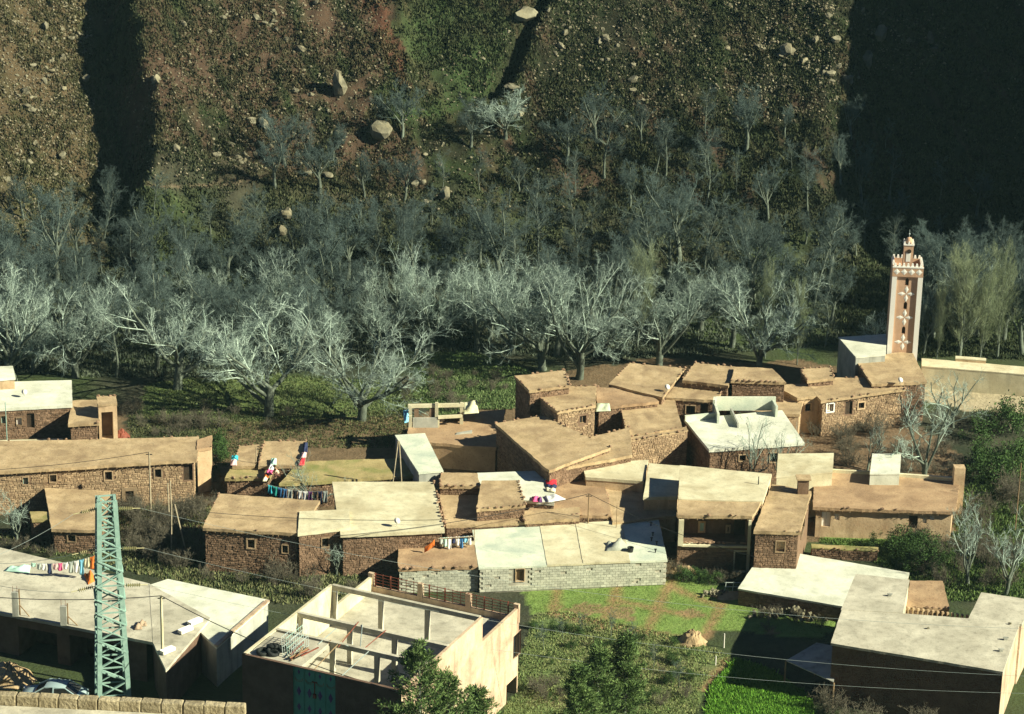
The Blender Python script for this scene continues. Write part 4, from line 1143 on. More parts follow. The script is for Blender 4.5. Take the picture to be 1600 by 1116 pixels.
for (x0, y0, x1, y1) in ((613, 760, 622, 690), (628, 760, 624, 690)):
    a = P(x0, y0, 2.3); b = PW(x1, y1, a, a + Vector((1, 0, 0))); q = MB(); q.tube([a, b], .055, 5); q.obj('leg', M['pole'], t)
cable(P(-120, 922, 9), posts[0], .5, .03, 'wire_dark', 'black cable from the left edge to the concrete pole')
cable(posts[0], P(620, 1080, 8.8), .6, .03, 'wire_dark', 'black cable from the concrete pole across the roofless house')
cable(posts[1], P(-120, 738, 4), .4, .02, 'wire_dark', 'thin cable from the wooden pole to the long stone house')
cable(posts[2], P(520, 838, 3.8), .5, .025, 'wire_dark', 'dark cable from the centre pole over the big cream roof')
cable(posts[2], P(1180, 870, 3.8), .5, .02, 'wire_dark', 'dark cable from the centre pole to the white-roofed house')
cable(P(316, 800, 4.2), P(700, 812, 4.2), .3, .02, 'wire_dark', 'thin cable running along the tan and cream roofs')

# ------------------------------------------------------------------ roof edge of the near house, bottom left
BWZ = 59.6


def nearP(x, y, z=BWZ): return P(x, y, z)


t = thing('near_house', 'tan flat roof with rough block parapet at the bottom left corner', 'house', (nearP(100, 1108).x, nearP(100, 1108).y - 2, 50))
c = [nearP(-80, 1092), nearP(440, 1122), nearP(440, 1122) + Vector((0, -7, 0)), nearP(-80, 1092) + Vector((0, -7, 0))]
q = MB(); q.hexa([Vector((p.x, p.y, 44)) for p in c][::-1], [p - Vector((0, 0, .25)) for p in c][::-1]); q.obj('wall', M['plaster'], t)
roof_patch('roof', [c[0], c[3], c[2], c[1]], BWZ, .25, M['slab'], t, .02, .02, .01, .4, None)
A, B = nearP(-40, 1097), nearP(378, 1118); d = (B - A).normalized(); s = 0; L = (B - A).length; k = 0
bmesh_list = []
for i in range(4):
    bm = bmesh.new(); bmesh.ops.create_cube(bm, size=1); bmesh.ops.bevel(bm, geom=bm.edges[:], offset=.06, segments=1, affect='EDGES')
    rs = random.Random(i)
    for v in bm.verts: v.co += Vector((rs.uniform(-.025, .025), rs.uniform(-.025, .025), rs.uniform(-.025, .025)))
    me = bpy.data.meshes.new('parapet_block'); bm.to_mesh(me); bm.free(); me.materials.append(M['roughblock']); bmesh_list.append(me)
while s < L:
    w = rng.uniform(.44, .52); p = A + d * (s + w / 2)
    if not 2.86 < s < 3.1:
        o = link('parapet_block', bmesh_list[k % 4], t); o.location = (p.x, p.y, BWZ + .13); o.scale = (w * .97, .24, .27); o.rotation_euler = (0, rng.uniform(-.02, .02), math.atan2(d.y, d.x) + rng.uniform(-.03, .03))
    s += w; k += 1

# ------------------------------------------------------------------ car
def loft_car():
    t = thing('parked_car', 'silver-grey saloon car parked behind the block parapet', 'car', (0, 0, 0))
    # side profile of body sections along x (front at -x): x, half width, z sill, z belt
    xs_ = [-2.1, -2.0, -1.5, -.9, -.3, .4, 1.1, 1.7, 2.05, 2.12]
    hw = [.60, .74, .80, .83, .84, .84, .83, .80, .72, .6]
    zb = [.55, .66, .78, .86, .90, .92, .93, .93, .88, .7]
    q = MB()
    for x, w, z in zip(xs_, hw, zb):
        for (yy, zz) in ((-w * .92, .22), (-w, .45), (-w * .98, z - .06), (-w * .8, z), (w * .8, z), (w * .98, z - .06), (w, .45), (w * .92, .22)): q.v.append((x, yy, zz))
    n = 8
    for i in range(len(xs_) - 1):
        for j in range(n): q.f.append((i * n + j, (i + 1) * n + j, (i + 1) * n + (j + 1) % n, i * n + (j + 1) % n))
    q.f.append(tuple(range(n))); q.f.append(tuple(range((len(xs_) - 1) * n, len(xs_) * n))[::-1])
    link('body', q.mesh('body', M['car'], True), t, True)
    # cabin roof
    q = MB(); rx = [-.45, -.2, .2, .6, .9]; rz = [1.33, 1.41, 1.43, 1.41, 1.35]; rw = [.56, .6, .62, .6, .55]
    for x, z, w in zip(rx, rz, rw):
        for yy, dz in ((-w, -.05), (-w * .8, 0), (0, .025), (w * .8, 0), (w, -.05)): q.v.append((x, yy, z + dz))
    for i in range(4):
        for j in range(4): q.f.append((i * 5 + j, (i + 1) * 5 + j, (i + 1) * 5 + j + 1, i * 5 + j + 1))
    link('cabin_roof', q.mesh('cabin_roof', M['car'], True), t, True)
    q = MB(); q.add([(-.45, -.56, 1.29), (-.45, .56, 1.29), (-1.15, .68, .86), (-1.15, -.68, .86)], [(0, 1, 2, 3)]); link('windscreen', q.mesh('windscreen', M['glass']), t, True)
    q = MB(); q.add([(.9, -.55, 1.31), (.9, .55, 1.31), (1.6, .66, .93), (1.6, -.66, .93)], [(0, 1, 2, 3)]); link('rear_window', q.mesh('rear_window', M['glass']), t, True)
    for s in (-1, 1):
        for (x0, x1, x2, x3) in ((-.95, .1, .12, -.4), (.2, 1.4, .9, .2)):
            q = MB(); q.add([(x0, s * .72, .9), (x1, s * .74, .92), (x2, s * .62, 1.36), (x3, s * .6, 1.31)], [(0, 1, 2, 3)]); link('side_window', q.mesh('side_window', M['glass']), t, True)
        for a, b in (((-1.18, s * .70, .87), (-.43, s * .58, 1.32)), ((1.63, s * .68, .93), (.9, s * .57, 1.33)), ((.15, s * .76, .9), (.16, s * .62, 1.38)), ((-1.18, s * .75, .88), (1.6, s * .73, .93)), ((-.43, s * .585, 1.32), (.9, s * .575, 1.34))):
            q = MB(); q.bar(a, b, .07); link('pillar', q.mesh('pillar', M['car']), t, True)
        for x in (-1.3, 1.35):
            q = MB(); q.lathe((0, 0, 0), [(.2, -.09), (.31, -.09), (.31, .09), (.2, .09)], 16); o = link('wheel', q.mesh('wheel', M['rubber']), t, True); o.location = (x, s * .72, .31); o.rotation_euler = (math.pi / 2, 0, 0)
            q = MB(); q.lathe((0, 0, 0), [(.19, -.1), (.19, .1)], 12); link('rim', q.mesh('rim', M['wire']), o, True)
        q = MB(); q.box((-2.08, s * .55, .55), .08, .25, .12); link('headlight', q.mesh('headlight', M['paint']), t, True)
        q = MB(); q.box((2.1, s * .55, .66), .06, .25, .14); link('tail_light', q.mesh('tail_light', M['rust']), t, True)
    return t


car = loft_car(); p = P(84, 1071, 1.35); car.location = (p.x, p.y, tz(p.x, p.y)); car.rotation_euler = (0, 0, math.radians(-8)); car.scale = (1.12, 1.12, 1.12)


# ------------------------------------------------------------------ laundry, bedding, person
def garment(name, label, col, a, b, drop, group, shape=0):
    """cloth hung from the line between a and b"""
    a = Vector(a); b = Vector(b); nu, nv = 7, 6; V = []; n = Vector(((b - a).y, -(b - a).x, 0)).normalized(); ph = rng.uniform(0, 6)
    for j in range(nv + 1):
        for i in range(nu + 1):
            f, g_ = i / nu, j / nv
            w = 1.0 if shape == 0 else (1 - .25 * math.sin(math.pi * min(1, g_ * 1.2)))
            p = a.lerp(b, .5 + (f - .5) * w); p.z -= .04 * math.sin(math.pi * f) + drop * g_ * (1 + .05 * math.sin(ph + 5 * f))
            p += n * (.07 * g_ * math.sin(ph + 7 * f + 2 * g_)); V.append(p)
    F = [(j * (nu + 1) + i, j * (nu + 1) + i + 1, (j + 1) * (nu + 1) + i + 1, (j + 1) * (nu + 1) + i) for j in range(nv) for i in range(nu)
         if not (shape == 2 and j > 2 and i == 3)]
    q = MB(); q.add(V, F); o = q.obj(name, cloth_mat(col), smooth=True)
    o.modifiers.new('thick', 'SOLIDIFY').thickness = .015
    return tag(o, label, 'laundry', group)


def drape(name, label, col, pts, z, bulge=.12, group='bedding airing on the roofs'):
    """cloth lying on a roof: quad of photo points at height z"""
    c = [P(*p, z) for p in pts]; n = 8; V = []; ph = rng.uniform(0, 9)
    for j in range(n + 1):
        for i in range(n + 1):
            f, g_ = i / n, j / n; p = c[0].lerp(c[1], f).lerp(c[3].lerp(c[2], f), g_)
            e = min(f, 1 - f, g_, 1 - g_); p.z += .03 + bulge * min(1, e * 4) * (.6 + .5 * math.sin(ph + 9 * f + 4 * g_)) ; V.append(p)
    F = [(j * (n + 1) + i, j * (n + 1) + i + 1, (j + 1) * (n + 1) + i + 1, (j + 1) * (n + 1) + i) for j in range(n) for i in range(n)]
    q = MB(); q.add(V, F); o = q.obj(name, cloth_mat(col), smooth=True); o.modifiers.new('thick', 'SOLIDIFY').thickness = .03
    return tag(o, label, 'bedding', group)


CL = dict(cyan=(.05, .45, .55), teal=(.03, .32, .28), blue=(.05, .16, .36), grey=(.40, .45, .42), black=(.02, .02, .028), white=(.8, .8, .78), purple=(.14, .05, .17), pink=(.75, .12, .30), red=(.62, .03, .05), orange=(.75, .20, .04), cream=(.75, .70, .50), sky=(.22, .55, .75), palepink=(.75, .5, .5), navy=(.03, .04, .10), mint=(.45, .70, .60))
LA, LB = P(418, 757, 4.1), P(512, 767, 4.1)
tag(cable(LA, LB, .25, .012, 'wire', 'clothes line strung behind the tan-roofed stone house', 'clothes_line'), cat='clothes line')
items = [('cyan', 'shirt', .75, 1), ('teal', 'towel', .85, 0), ('blue', 'blue trousers', 1.1, 2), ('blue', 'shirt', .9, 1), ('grey', 'pale grey cloth', 1.1, 0), ('black', 'shirt', .95, 1), ('white', 'white patterned shirt', .7, 1), ('white', 'long white sheet', 1.1, 0), ('purple', 'purple shirt', .9, 1), ('black', 'black trousers', 1.1, 2), ('navy', 'navy trousers', 1.15, 2), ('grey', 'grey towel', 1.0, 0)]
ordn = 'first second third fourth fifth sixth seventh eighth ninth tenth eleventh twelfth'.split()
for k, (c_, nm, dr, shp) in enumerate(items):
    f0, f1 = (k + .06) / len(items), (k + .94) / len(items); a = LA.lerp(LB, f0); b = LA.lerp(LB, f1)
    for p, f in ((a, f0), (b, f1)): p.z -= .25 * 4 * f * (1 - f)
    garment('garment', '%s %s, %s from the left on the clothes line behind the tan roof' % (c_, nm.split(' ')[-1], ordn[k]), CL[c_], a, b, dr, 'washing on the line behind the tan roof', shp)
LA, LB = P(48, 879, 4.6), P(148, 868, 5.5)
cable(LA, LB, .3, .012, 'wire', 'clothes line strung over the wide slab roof', 'clothes_line')
items = [('mint', .3), ('grey', .5), ('white', .55), ('navy', .8), ('palepink', .5), ('pink', .6), ('white', .55), ('grey', .9), ('white', 1.0), ('sky', 1.2), ('cream', .8), ('orange', 1.0)]
for k, (c_, dr) in enumerate(items):
    f0, f1 = (k + .06) / len(items), (k + .94) / len(items); a = LA.lerp(LB, f0); b = LA.lerp(LB, f1)
    for p, f in ((a, f0), (b, f1)): p.z -= .3 * 4 * f * (1 - f)
    garment('garment', '%s cloth, %s from the left on the clothes line over the slab roof' % (c_, ordn[k]), CL[c_], a, b, dr, 'washing over the slab roof', k % 2)
drape('blanket', 'mint and white striped mat on the slab roof under the washing', CL['mint'], [(14, 887), (48, 884), (46, 897), (6, 893)], 3.5, .25)
drape('blanket', 'orange rug heaped by the pylon on the slab roof', CL['orange'], [(131, 898), (144, 896), (150, 908), (138, 914)], 3.5, .4)
for (c_, pts, z, lab) in (('cyan', [(362, 713), (372, 713), (372, 720), (361, 720)], 2.55, 'bright blue cloth at the left corner of the patched mud roof'), ('palepink', [(361, 719), (370, 719), (370, 728), (360, 728)], 2.55, 'pale pink cloth below the bright blue one on the mud roof'),
                          ('mint', [(424, 717), (432, 717), (432, 727), (422, 727)], 2.75, 'mint cloth at the top of the bedding row on the mud roof'), ('white', [(422, 727), (430, 727), (427, 735), (419, 735)], 2.7, 'white cloth in the bedding row on the mud roof'),
                          ('pink', [(418, 735), (427, 734), (425, 743), (414, 743)], 2.6, 'pink cloth in the bedding row on the mud roof'), ('orange', [(414, 741), (421, 741), (420, 747), (412, 747)], 2.5, 'orange cloth in the bedding row on the mud roof'), ('cream', [(412, 746), (420, 746), (416, 753), (410, 753)], 2.4, 'cream cloth at the bottom of the bedding row'),
                          ('navy', [(474, 692), (481, 692), (480, 708), (474, 708)], 2.75, 'dark striped cloth hung on the right edge of the mud roof'), ('palepink', [(472, 708), (479, 708), (478, 716), (470, 716)], 2.75, 'pale pink cloth on the right edge of the mud roof'), ('red', [(468, 718), (477, 717), (475, 728), (466, 728)], 2.7, 'red cloth on the right edge of the mud roof'),
                          ('red', [(852, 751), (869, 750), (870, 759), (853, 758)], 3.15, 'bright red blanket airing on the white terrace'), ('navy', [(853, 758), (870, 759), (869, 764), (856, 764)], 3.15, 'navy blanket folded below the red one'), ('teal', [(851, 746), (868, 745), (868, 750), (852, 751)], 3.15, 'dark teal cloth above the red blanket'), ('cream', [(852, 763), (868, 765), (868, 770), (854, 768)], 3.15, 'cream blanket below the navy one'),
                          ('pink', [(831, 777), (841, 776), (843, 785), (832, 785)], 3.15, 'hot pink bundle at the front of the white terrace'), ('purple', [(842, 778), (846, 778), (847, 786), (842, 786)], 3.15, 'purple cloth beside the hot pink bundle'), ('white', [(851, 776), (868, 773), (884, 781), (856, 786)], 3.15, 'white patterned sheet spread near the hot pink bundle')):
    drape('blanket', lab, CL[c_], pts, z, .16)
t = thing('drying_rack', 'pole rack hung with white and blue washing beside the long pale roof', 'drying rack', P(713, 850, 2.0))
for (a, b, za, zb_) in (((684, 842), (742, 838), 3.0, 3.1), ((686, 848), (742, 846), 2.5, 2.5), ((684, 850), (684, 850), 1.0, 3.1), ((741, 848), (741, 848), 1.0, 3.2)):
    q = MB(); pa, pb_ = P(*a, za), P(*b, zb_)
    if a == b: pa = P(*a, 2.0); pb_ = pa + Vector((0, 0, 1.1)); pa = pa - Vector((0, 0, 1.9))
    q.tube([pa, pb_], .045, 5); q.obj('pole', M['pole'], t)
for k, c_ in enumerate(('grey', 'mint', 'white', 'navy', 'white', 'blue', 'sky', 'white')):
    x = 687 + k * 6.3; a, b = P(x, 840 - .4 * k, 3.1), P(x + 5.6, 839.6 - .4 * k, 3.1)
    garment('garment', '%s cloth, %s from the left on the pole rack by the long pale roof' % (c_, ordn[k]), CL[c_], a, b, .55 + .25 * (k % 3), 'washing on the pole rack', k % 2)
t = thing('brick_row', 'row of hollow bricks along the mud roof edge below the rack', 'bricks', P(713, 852, 2.05))
for k in range(8):
    p = P(690 + k * 7, 854 - .5 * k, 2.1); q = MB(); q.box((p.x, p.y, 2.1), .3, .2, .2, .05); q.obj('brick', M['cream'], t)
garment('tarpaulin', 'striped orange and yellow cloth hung beside the big cream roof front wall', CL['orange'], P(663, 855, 2.6), P(679, 843, 3.3), .5, None)
drape('tarpaulin', 'pale yellow tarpaulin over the terrace frame corner', (.62, .60, .40), [(723, 630), (745, 626), (748, 646), (724, 648)], 3.4, .3, None)
drape('tarpaulin', 'pale green tarpaulin over the courtyard doorway', (.50, .56, .42), [(931, 631), (952, 631), (954, 643), (930, 644)], 4.3, .15, None)
drape('blanket', 'bluish cloth hanging at the corner of the terrace frame', CL['sky'], [(630, 642), (640, 641), (638, 660), (632, 662)], 3.2, .2, None)
drape('tarpaulin', 'small grey cloth heap on the long pale roof', (.36, .38, .32), [(948, 849), (975, 847), (985, 861), (945, 862)], 2.12, .5, None)

# person crouching on the mud roof
pp = P(435, 744, 2.6)
t = thing('person', 'person in pale top crouching over laundry on the mud roof', 'person', (pp.x, pp.y, 2.45), rz=math.radians(200))


def skin(name, vs, es, rad, mat, par):
    me = bpy.data.meshes.new(name); me.from_pydata(vs, es, []); o = link(name, me, par, True)
    m = o.modifiers.new('skin', 'SKIN'); o.modifiers.new('sub', 'SUBSURF').levels = 1; o.modifiers['sub'].render_levels = 2
    for i, r in enumerate(rad): me.skin_vertices[0].data[i].radius = (r, r)
    me.skin_vertices[0].data[0].use_root = True
    me.materials.append(mat); return o


SK = cloth_mat((.38, .22, .14))
body_v = [(0, 0, .28), (.08, 0, .55), (.2, 0, .80), (.27, 0, .92), (.34, 0, 1.04), (.20, .17, .78), (.36, .22, .55), (.52, .16, .42), (.20, -.17, .78), (.36, -.22, .55), (.52, -.16, .42),
          (.02, .10, .26), (.36, .14, .46), (.20, .13, .08), (.36, .14, .04), (.02, -.10, .26), (.36, -.14, .46), (.20, -.13, .08), (.36, -.14, .04)]
body_e = [(0, 1), (1, 2), (2, 3), (3, 4), (2, 5), (5, 6), (6, 7), (2, 8), (8, 9), (9, 10), (0, 11), (11, 12), (12, 13), (13, 14), (0, 15), (15, 16), (16, 17), (17, 18)]
skin('body', body_v, body_e, [.13, .13, .12, .055, .10, .055, .042, .04, .055, .042, .04, .09, .065, .05, .04, .09, .065, .05, .04], SK, t)
skin('shirt', [(0.0, 0, .32), (.08, 0, .55), (.19, 0, .80), (.20, .18, .78), (.33, .22, .59), (.20, -.18, .78), (.33, -.22, .59)], [(0, 1), (1, 2), (2, 3), (3, 4), (2, 5), (5, 6)], [.16, .155, .14, .07, .06, .07, .06], cloth_mat((.72, .58, .45)), t)
skin('trousers', [(0, 0, .27), (.02, .10, .26), (.37, .14, .47), (.20, .13, .12), (.02, -.10, .26), (.37, -.14, .47), (.20, -.13, .12)], [(0, 1), (1, 2), (2, 3), (0, 4), (4, 5), (5, 6)], [.145, .105, .085, .065, .105, .085, .065], cloth_mat((.13, .06, .05)), t)
bm = bmesh.new(); bmesh.ops.create_uvsphere(bm, u_segments=12, v_segments=8, radius=.125)
for v in bm.verts: v.co.z *= 1.1
me = bpy.data.meshes.new('hair'); bm.to_mesh(me); bm.free(); me.materials.append(M['dark']); o = link('hair', me, t, True); o.location = (.325, 0, 1.075)

# ------------------------------------------------------------------ roof bits, heaps, small walls
def heap(name, label, px_c, z, r, hgt, mat, cat, seed=1, squash=1.0):
    p = P(*px_c, z); n = 22; q = MB()
    for j in range(7):
        f = j / 6
        for i in range(n):
            a = 2 * math.pi * i / n; rr = r * (1 - f) * (1 + .35 * (float(vn(np.array(i * .7 + seed), np.array(j * .9 + seed))) - .5))
            q.v.append((rr * math.cos(a), rr * math.sin(a) * squash, hgt * (1 - (1 - f) ** 1.6) * (.8 + .5 * float(vn(np.array(i * .9 + seed + 9), np.array(j * 1.3)))) - .05))
    for j in range(6):
        for i in range(n): q.f.append((j * n + i, j * n + (i + 1) % n, (j + 1) * n + (i + 1) % n, (j + 1) * n + i))
    q.f.append(tuple(6 * n + i for i in range(n)))
    o = q.obj(name, M[mat], smooth=False); o.location = (p.x, p.y, z if z else tz(p.x, p.y)); return tag(o, label, cat)


heap('earth_heap', 'heap of loose tan earth behind the parked car', (14, 1062), 0, 1.9, 1.2, 'dirt', 'earth heap', 3)
heap('earth_heap', 'low tan rubble mound beside the porch house', (1068, 890), 0, 1.9, 1.0, 'dirt', 'earth heap', 7, .6)
heap('earth_heap', 'brown earth mound in the orchard below the green field', (1082, 1002), 0, 1.1, .9, 'dirt', 'earth heap', 9)
heap('brush_heap', 'reddish brown heap of brushwood beside the doorway tower', (190, 682), 0, .75, .7, 'rust', 'brush heap', 4)
heap('stone_heap', 'pale earth bank left of the white slab-roofed house', (1140, 930), 0, 1.6, .25, 'dirt', 'earth bank', 6, .6)
RUB = [rock_mesh('rubble_stone', 300 + i, M['rock'], 1, (1, .8, .6)) for i in range(4)]
t = thing('rubble_heap', 'heap of broken grey stones in front of the white slab roof', 'rubble', P(1250, 958, 0))
for k in range(150):
    x, y = 1245 + rng.gauss(0, 26), 961 + rng.gauss(0, 4.5)
    p = P(x, y, 0); o = link('stone', rng.choice(RUB), t); o.location = (p.x, p.y, .12 + max(0, .9 - abs(x - 1245) / 40) * rng.random() * .8); o.scale = (rng.uniform(.25, .6),) * 3; o.rotation_euler = (rng.uniform(0, 6), rng.uniform(0, 6), rng.uniform(0, 6))
t = thing('rubble_heap', 'small heap of white stones at the edge of the green field', 'rubble', P(1115, 928, 0))
for k in range(40):
    p = P(1117 + rng.gauss(0, 9), 929 + rng.gauss(0, 2.5), 0); o = link('stone', rng.choice(RUB), t); o.location = (p.x, p.y, .1 + .15 * rng.random()); o.scale = (rng.uniform(.2, .5),) * 3; o.rotation_euler = (rng.uniform(0, 6), rng.uniform(0, 6), 0)
t = thing('bench_frame', 'pale metal bench frame at the corner of the white slab roof', 'bench', P(1147, 925, 0))
a, b = P(1132, 926, 0), P(1156, 926, 0)
for p in (a, b, a.lerp(b, .5)):
    q = MB(); q.tube([p, p + Vector((.1, .1, .85))], .035, 5); q.obj('leg', M['wire'], t)
for z in (.8, .45):
    q = MB(); q.tube([a + Vector((0, .1, z)), b + Vector((0, .1, z))], .035, 5); q.obj('rail', M['wire'], t)
# columns and litter on the slab roof
for (x, y, hh, lab) in ((25, 962, 1.9, 'tall stub column with timber prop on the slab roof edge'), (100, 976, 1.5, 'short stub column on the slab roof edge')):
    p = P(x, y, 3.5); t = thing('stub_column', lab, 'column', (p.x, p.y, 3.48)); q = MB(); q.box((0, 0, 0), .45, .32, hh); link('shaft', q.mesh('shaft', M['grey']), t, True)
    q = MB(); q.bar((.28, .1, 0), (.28, .1, hh + .15), .09); q.bar((.3, -.1, hh * .5), (1.0, -.1, 0), .06); link('prop', q.mesh('prop', M['wood']), t, True)
    q = MB()
    for dx in (-.15, .15): q.tube([(dx, 0, hh), (dx, 0, hh + .45)], .015, 4)
    link('rebar', q.mesh('rebar', M['rust']), t, True)
for (x, y, lab) in ((215, 982, 'cement sack lying on the slab roof'), (222, 977, 'second cement sack behind the first one')):
    o = drape('sack', lab, (.36, .27, .19), [(x - 6, y - 4), (x + 6, y - 5), (x + 7, y + 2), (x - 5, y + 3)], 3.5, .25, 'sacks on the slab roof'); o['category'] = 'sack'
for k, (x, y) in enumerate(((262, 1020), (290, 988), (305, 975))):
    p = P(x, y, 3.52); t = thing('louvre_frame', ['white louvre frame at the near corner of the slab roof', 'white louvre frame midway along the slab roof edge', 'white louvre frame farthest along the slab roof edge'][k], 'frame', (p.x, p.y, 3.5), 'louvre frames on the slab roof', math.radians(48))
    for i in range(5):
        q = MB(); q.box((0, -.2 + .1 * i, .1), 1.1, .04, .25); link('slat', q.mesh('slat', M['paint']), t, True)
# brick coping of the pale slab house
t = thing('brick_coping', 'row of upright bricks along the right edge of the pale slab-roofed house', 'bricks', P(378, 975, 3.25))
A, B = P(420, 940, 3.28), P(339, 1011, 3.28); L = (B - A).length; n = int(L / .16); q = MB(); q.box((0, 0, 0), .3, .13, .13); bme = q.mesh('brick', M['pinkwall'])
for k in range(n):
    o = link('brick', bme, t); p = A.lerp(B, (k + .5) / n); o.location = (p.x - .08, p.y + .05, 3.27); o.rotation_euler = (0, 0, math.atan2(B.y - A.y, B.x - A.x) + math.pi / 2 + rng.uniform(-.05, .05))
# row of roof-tile stubs beside the brown shed
t = thing('tile_row', 'row of pale tile stubs in the gap below the brown shed', 'tiles', P(1460, 955, 3))
for k in range(13):
    p = P(1420 + 7.6 * k, 951 + 1.0 * k, 3.7); q = MB(); q.box((p.x, p.y, 3.3), .16, .2, .5, .2); q.obj('tile', M['plaster'], t)
# small things on roofs
for (x, y, z, lab) in ((38, 620, 2.95, 'satellite dish on the whitewashed roof at the left edge'), (1406, 601, 3.9, 'white satellite dish at the edge of the mosque roof'), (620, 822, 3.6, 'white satellite dish on the big cream roof'), (1042, 612, 4.4, 'white satellite dish on the broad back-row roof')):
    p = P(x, y, z); t = thing('satellite_dish', lab, 'satellite dish', (p.x, p.y, z), rz=.6); t.scale = (.65,) * 3
    q = MB(); q.tube([(0, 0, 0), (0, 0, .6)], .03, 5); link('mast', q.mesh('mast', M['wire']), t, True)
    q = MB(); q.lathe((0, 0, 0), [(.04, 0), (.22, .03), (.38, .1), (.4, .12)], 14); o = link('dish', q.mesh('dish', M['paint'], True), t, True); o.location = (0, 0, .65); o.rotation_euler = (math.radians(50), 0, 0)
for (x, y, lab) in ((985, 862, 'black bucket on the long pale roof'),):
    p = P(x, y, 2.15); q = MB(); q.lathe((0, 0, 0), [(.2, 0), (.26, .4), (.24, .4), (.19, .05)], 14); o = q.obj('bucket', M['wire_dark']); o.location = (p.x, p.y, 2.12); tag(o, lab, 'bucket')
for k, (x, y) in enumerate(((1017, 822), (1020, 838), (1018, 846), (1026, 852), (1024, 864))):
    p = P(x, y, 2.1); q = MB(); q.tube([(0, 0, 0), (0, 0, .3)], .05, 6); q.box((0, 0, .28), .2, .12, .06); o = q.obj('vent_stub', M['wire_dark']); o.location = (p.x, p.y, 2.1); tag(o, '%s dark vent stub from the back on the right end of the long pale roof' % ordn[k], 'vent', 'vent stubs on the long pale roof')
for k, (x, y, col) in enumerate(((1450, 983, (.62, .50, .12)), (1578, 976, (.6, .2, .05)))):
    p = P(x, y, 4.8); o = link('stone', RUB[k]); o.location = (p.x, p.y, 4.9); o.scale = (.35, .3, .3); tag(o, ['yellowish stone lying on the pale slab roof', 'orange lump near the right corner of the pale slab roof'][k], 'stone')
for (x, y, lab) in ((1390, 932, 'dark vent cap on the upper wing of the pale slab roof'), (1571, 1000, 'dark vent cap near the right edge of the pale slab roof'), (1564, 1018, 'dark vent cap lowest on the right of the pale slab roof')):
    p = P(x, y, 4.8); q = MB(); q.box((0, 0, 0), .25, .2, .18); q.bar((-.2, 0, .2), (.2, 0, .2), .12, .05); o = q.obj('roof_vent', M['grey']); o.location = (p.x, p.y, 4.8); tag(o, lab, 'vent')
# porch details: inner window, door, ledge
bk = None
A, B = P(1058, 806, 4.9), P(1176, 807, 4.9)
d = (B - A).normalized(); n = Vector((d.y, -d.x, 0))
q = MB(); zL = PW(1110, 852, A, B).z
sA, sB = (PW(1062, 852, A, B) - A).dot(d), (PW(1172, 858, A, B) - A).dot(d)
a = A + d * sA; b = A + d * sB
q = MB(); q.bar(Vector((a.x, a.y, zL)) + n * -.1, Vector((b.x, b.y, zL - .1)) + n * -.1, .5, .16); q.obj('porch_ledge', M['cream'], porch)
for k in range(26):
    o = link('coping_stone', rng.choice(COPE), porch); p = a.lerp(b, rng.random()); k_ = rng.uniform(.25, .5); o.location = (p.x - n.x * .1, p.y - n.y * .1, zL + .1 + .08); o.scale = (k_,) * 3; o.rotation_euler = (0, 0, rng.uniform(0, 6))
a2, b2 = A - n * 1.9, B - n * 1.9
for (x0, y0, x1, y1, m1) in ((1091, 817, 1102, 829, 'steel'), (1134, 823, 1141, 830, 'dark')):
    w0, w1 = PW(x0, y0, a2, b2), PW(x1, y1, a2, b2); q = MB(); q.bar(Vector((w0.x, w0.y, (w0.z + w1.z) / 2)) + n * .02, Vector((w1.x, w1.y, (w0.z + w1.z) / 2)) + n * .02, .1, abs(w0.z - w1.z) + .35); wo = q.obj('window_surround', M['plaster'], porch)
    q = MB(); q.bar(Vector((w0.x, w0.y, (w0.z + w1.z) / 2)) + d * .15 + n * .05, Vector((w1.x, w1.y, (w0.z + w1.z) / 2)) - d * .15 + n * .05, .1, abs(w0.z - w1.z)); q.obj('window', M[m1], porch)
w0, w1 = PW(1148, 812, a2, b2), PW(1166, 850, a2, b2); q = MB(); q.bar(Vector((w0.x, w0.y, (w0.z + w1.z) / 2)), Vector((w1.x, w1.y, (w0.z + w1.z) / 2)), .12, abs(w0.z - w1.z)); q.obj('door', M['dark'], porch)
q = MB(); p = A + d * ((PW(1171, 830, A, B) - A).dot(d)); q.bar(Vector((p.x, p.y, -.2)) + n * .05, Vector((p.x, p.y, 4.6)) + n * .05, .22); q.obj('corner_post', M['cream'], porch)
q = MB(); p = A + d * .35; q.bar(Vector((p.x, p.y, zL)) + n * .0, Vector((p.x, p.y, 4.6)) + n * .0, .4); q.obj('corner_post', M['cream'], porch)
# low plaster wall in front of the whitewashed house
house('low_wall', 'low pale plaster wall in front of the whitewashed house at the left edge', [(-60, 690), (98, 685), (98, 688), (-60, 694)], .55, cat='wall', wall='cream', roof='cream', over=.01, thick=.06)
# ------------------------------------------------------------------ trees
rs = np.random.RandomState(3)
def perp(d, rs):
    while True:
        v = Vector((rs.gauss(0, 1), rs.gauss(0, 1), rs.gauss(0, 1))); v -= d * v.dot(d)
        if v.length > .1: return v.normalized()


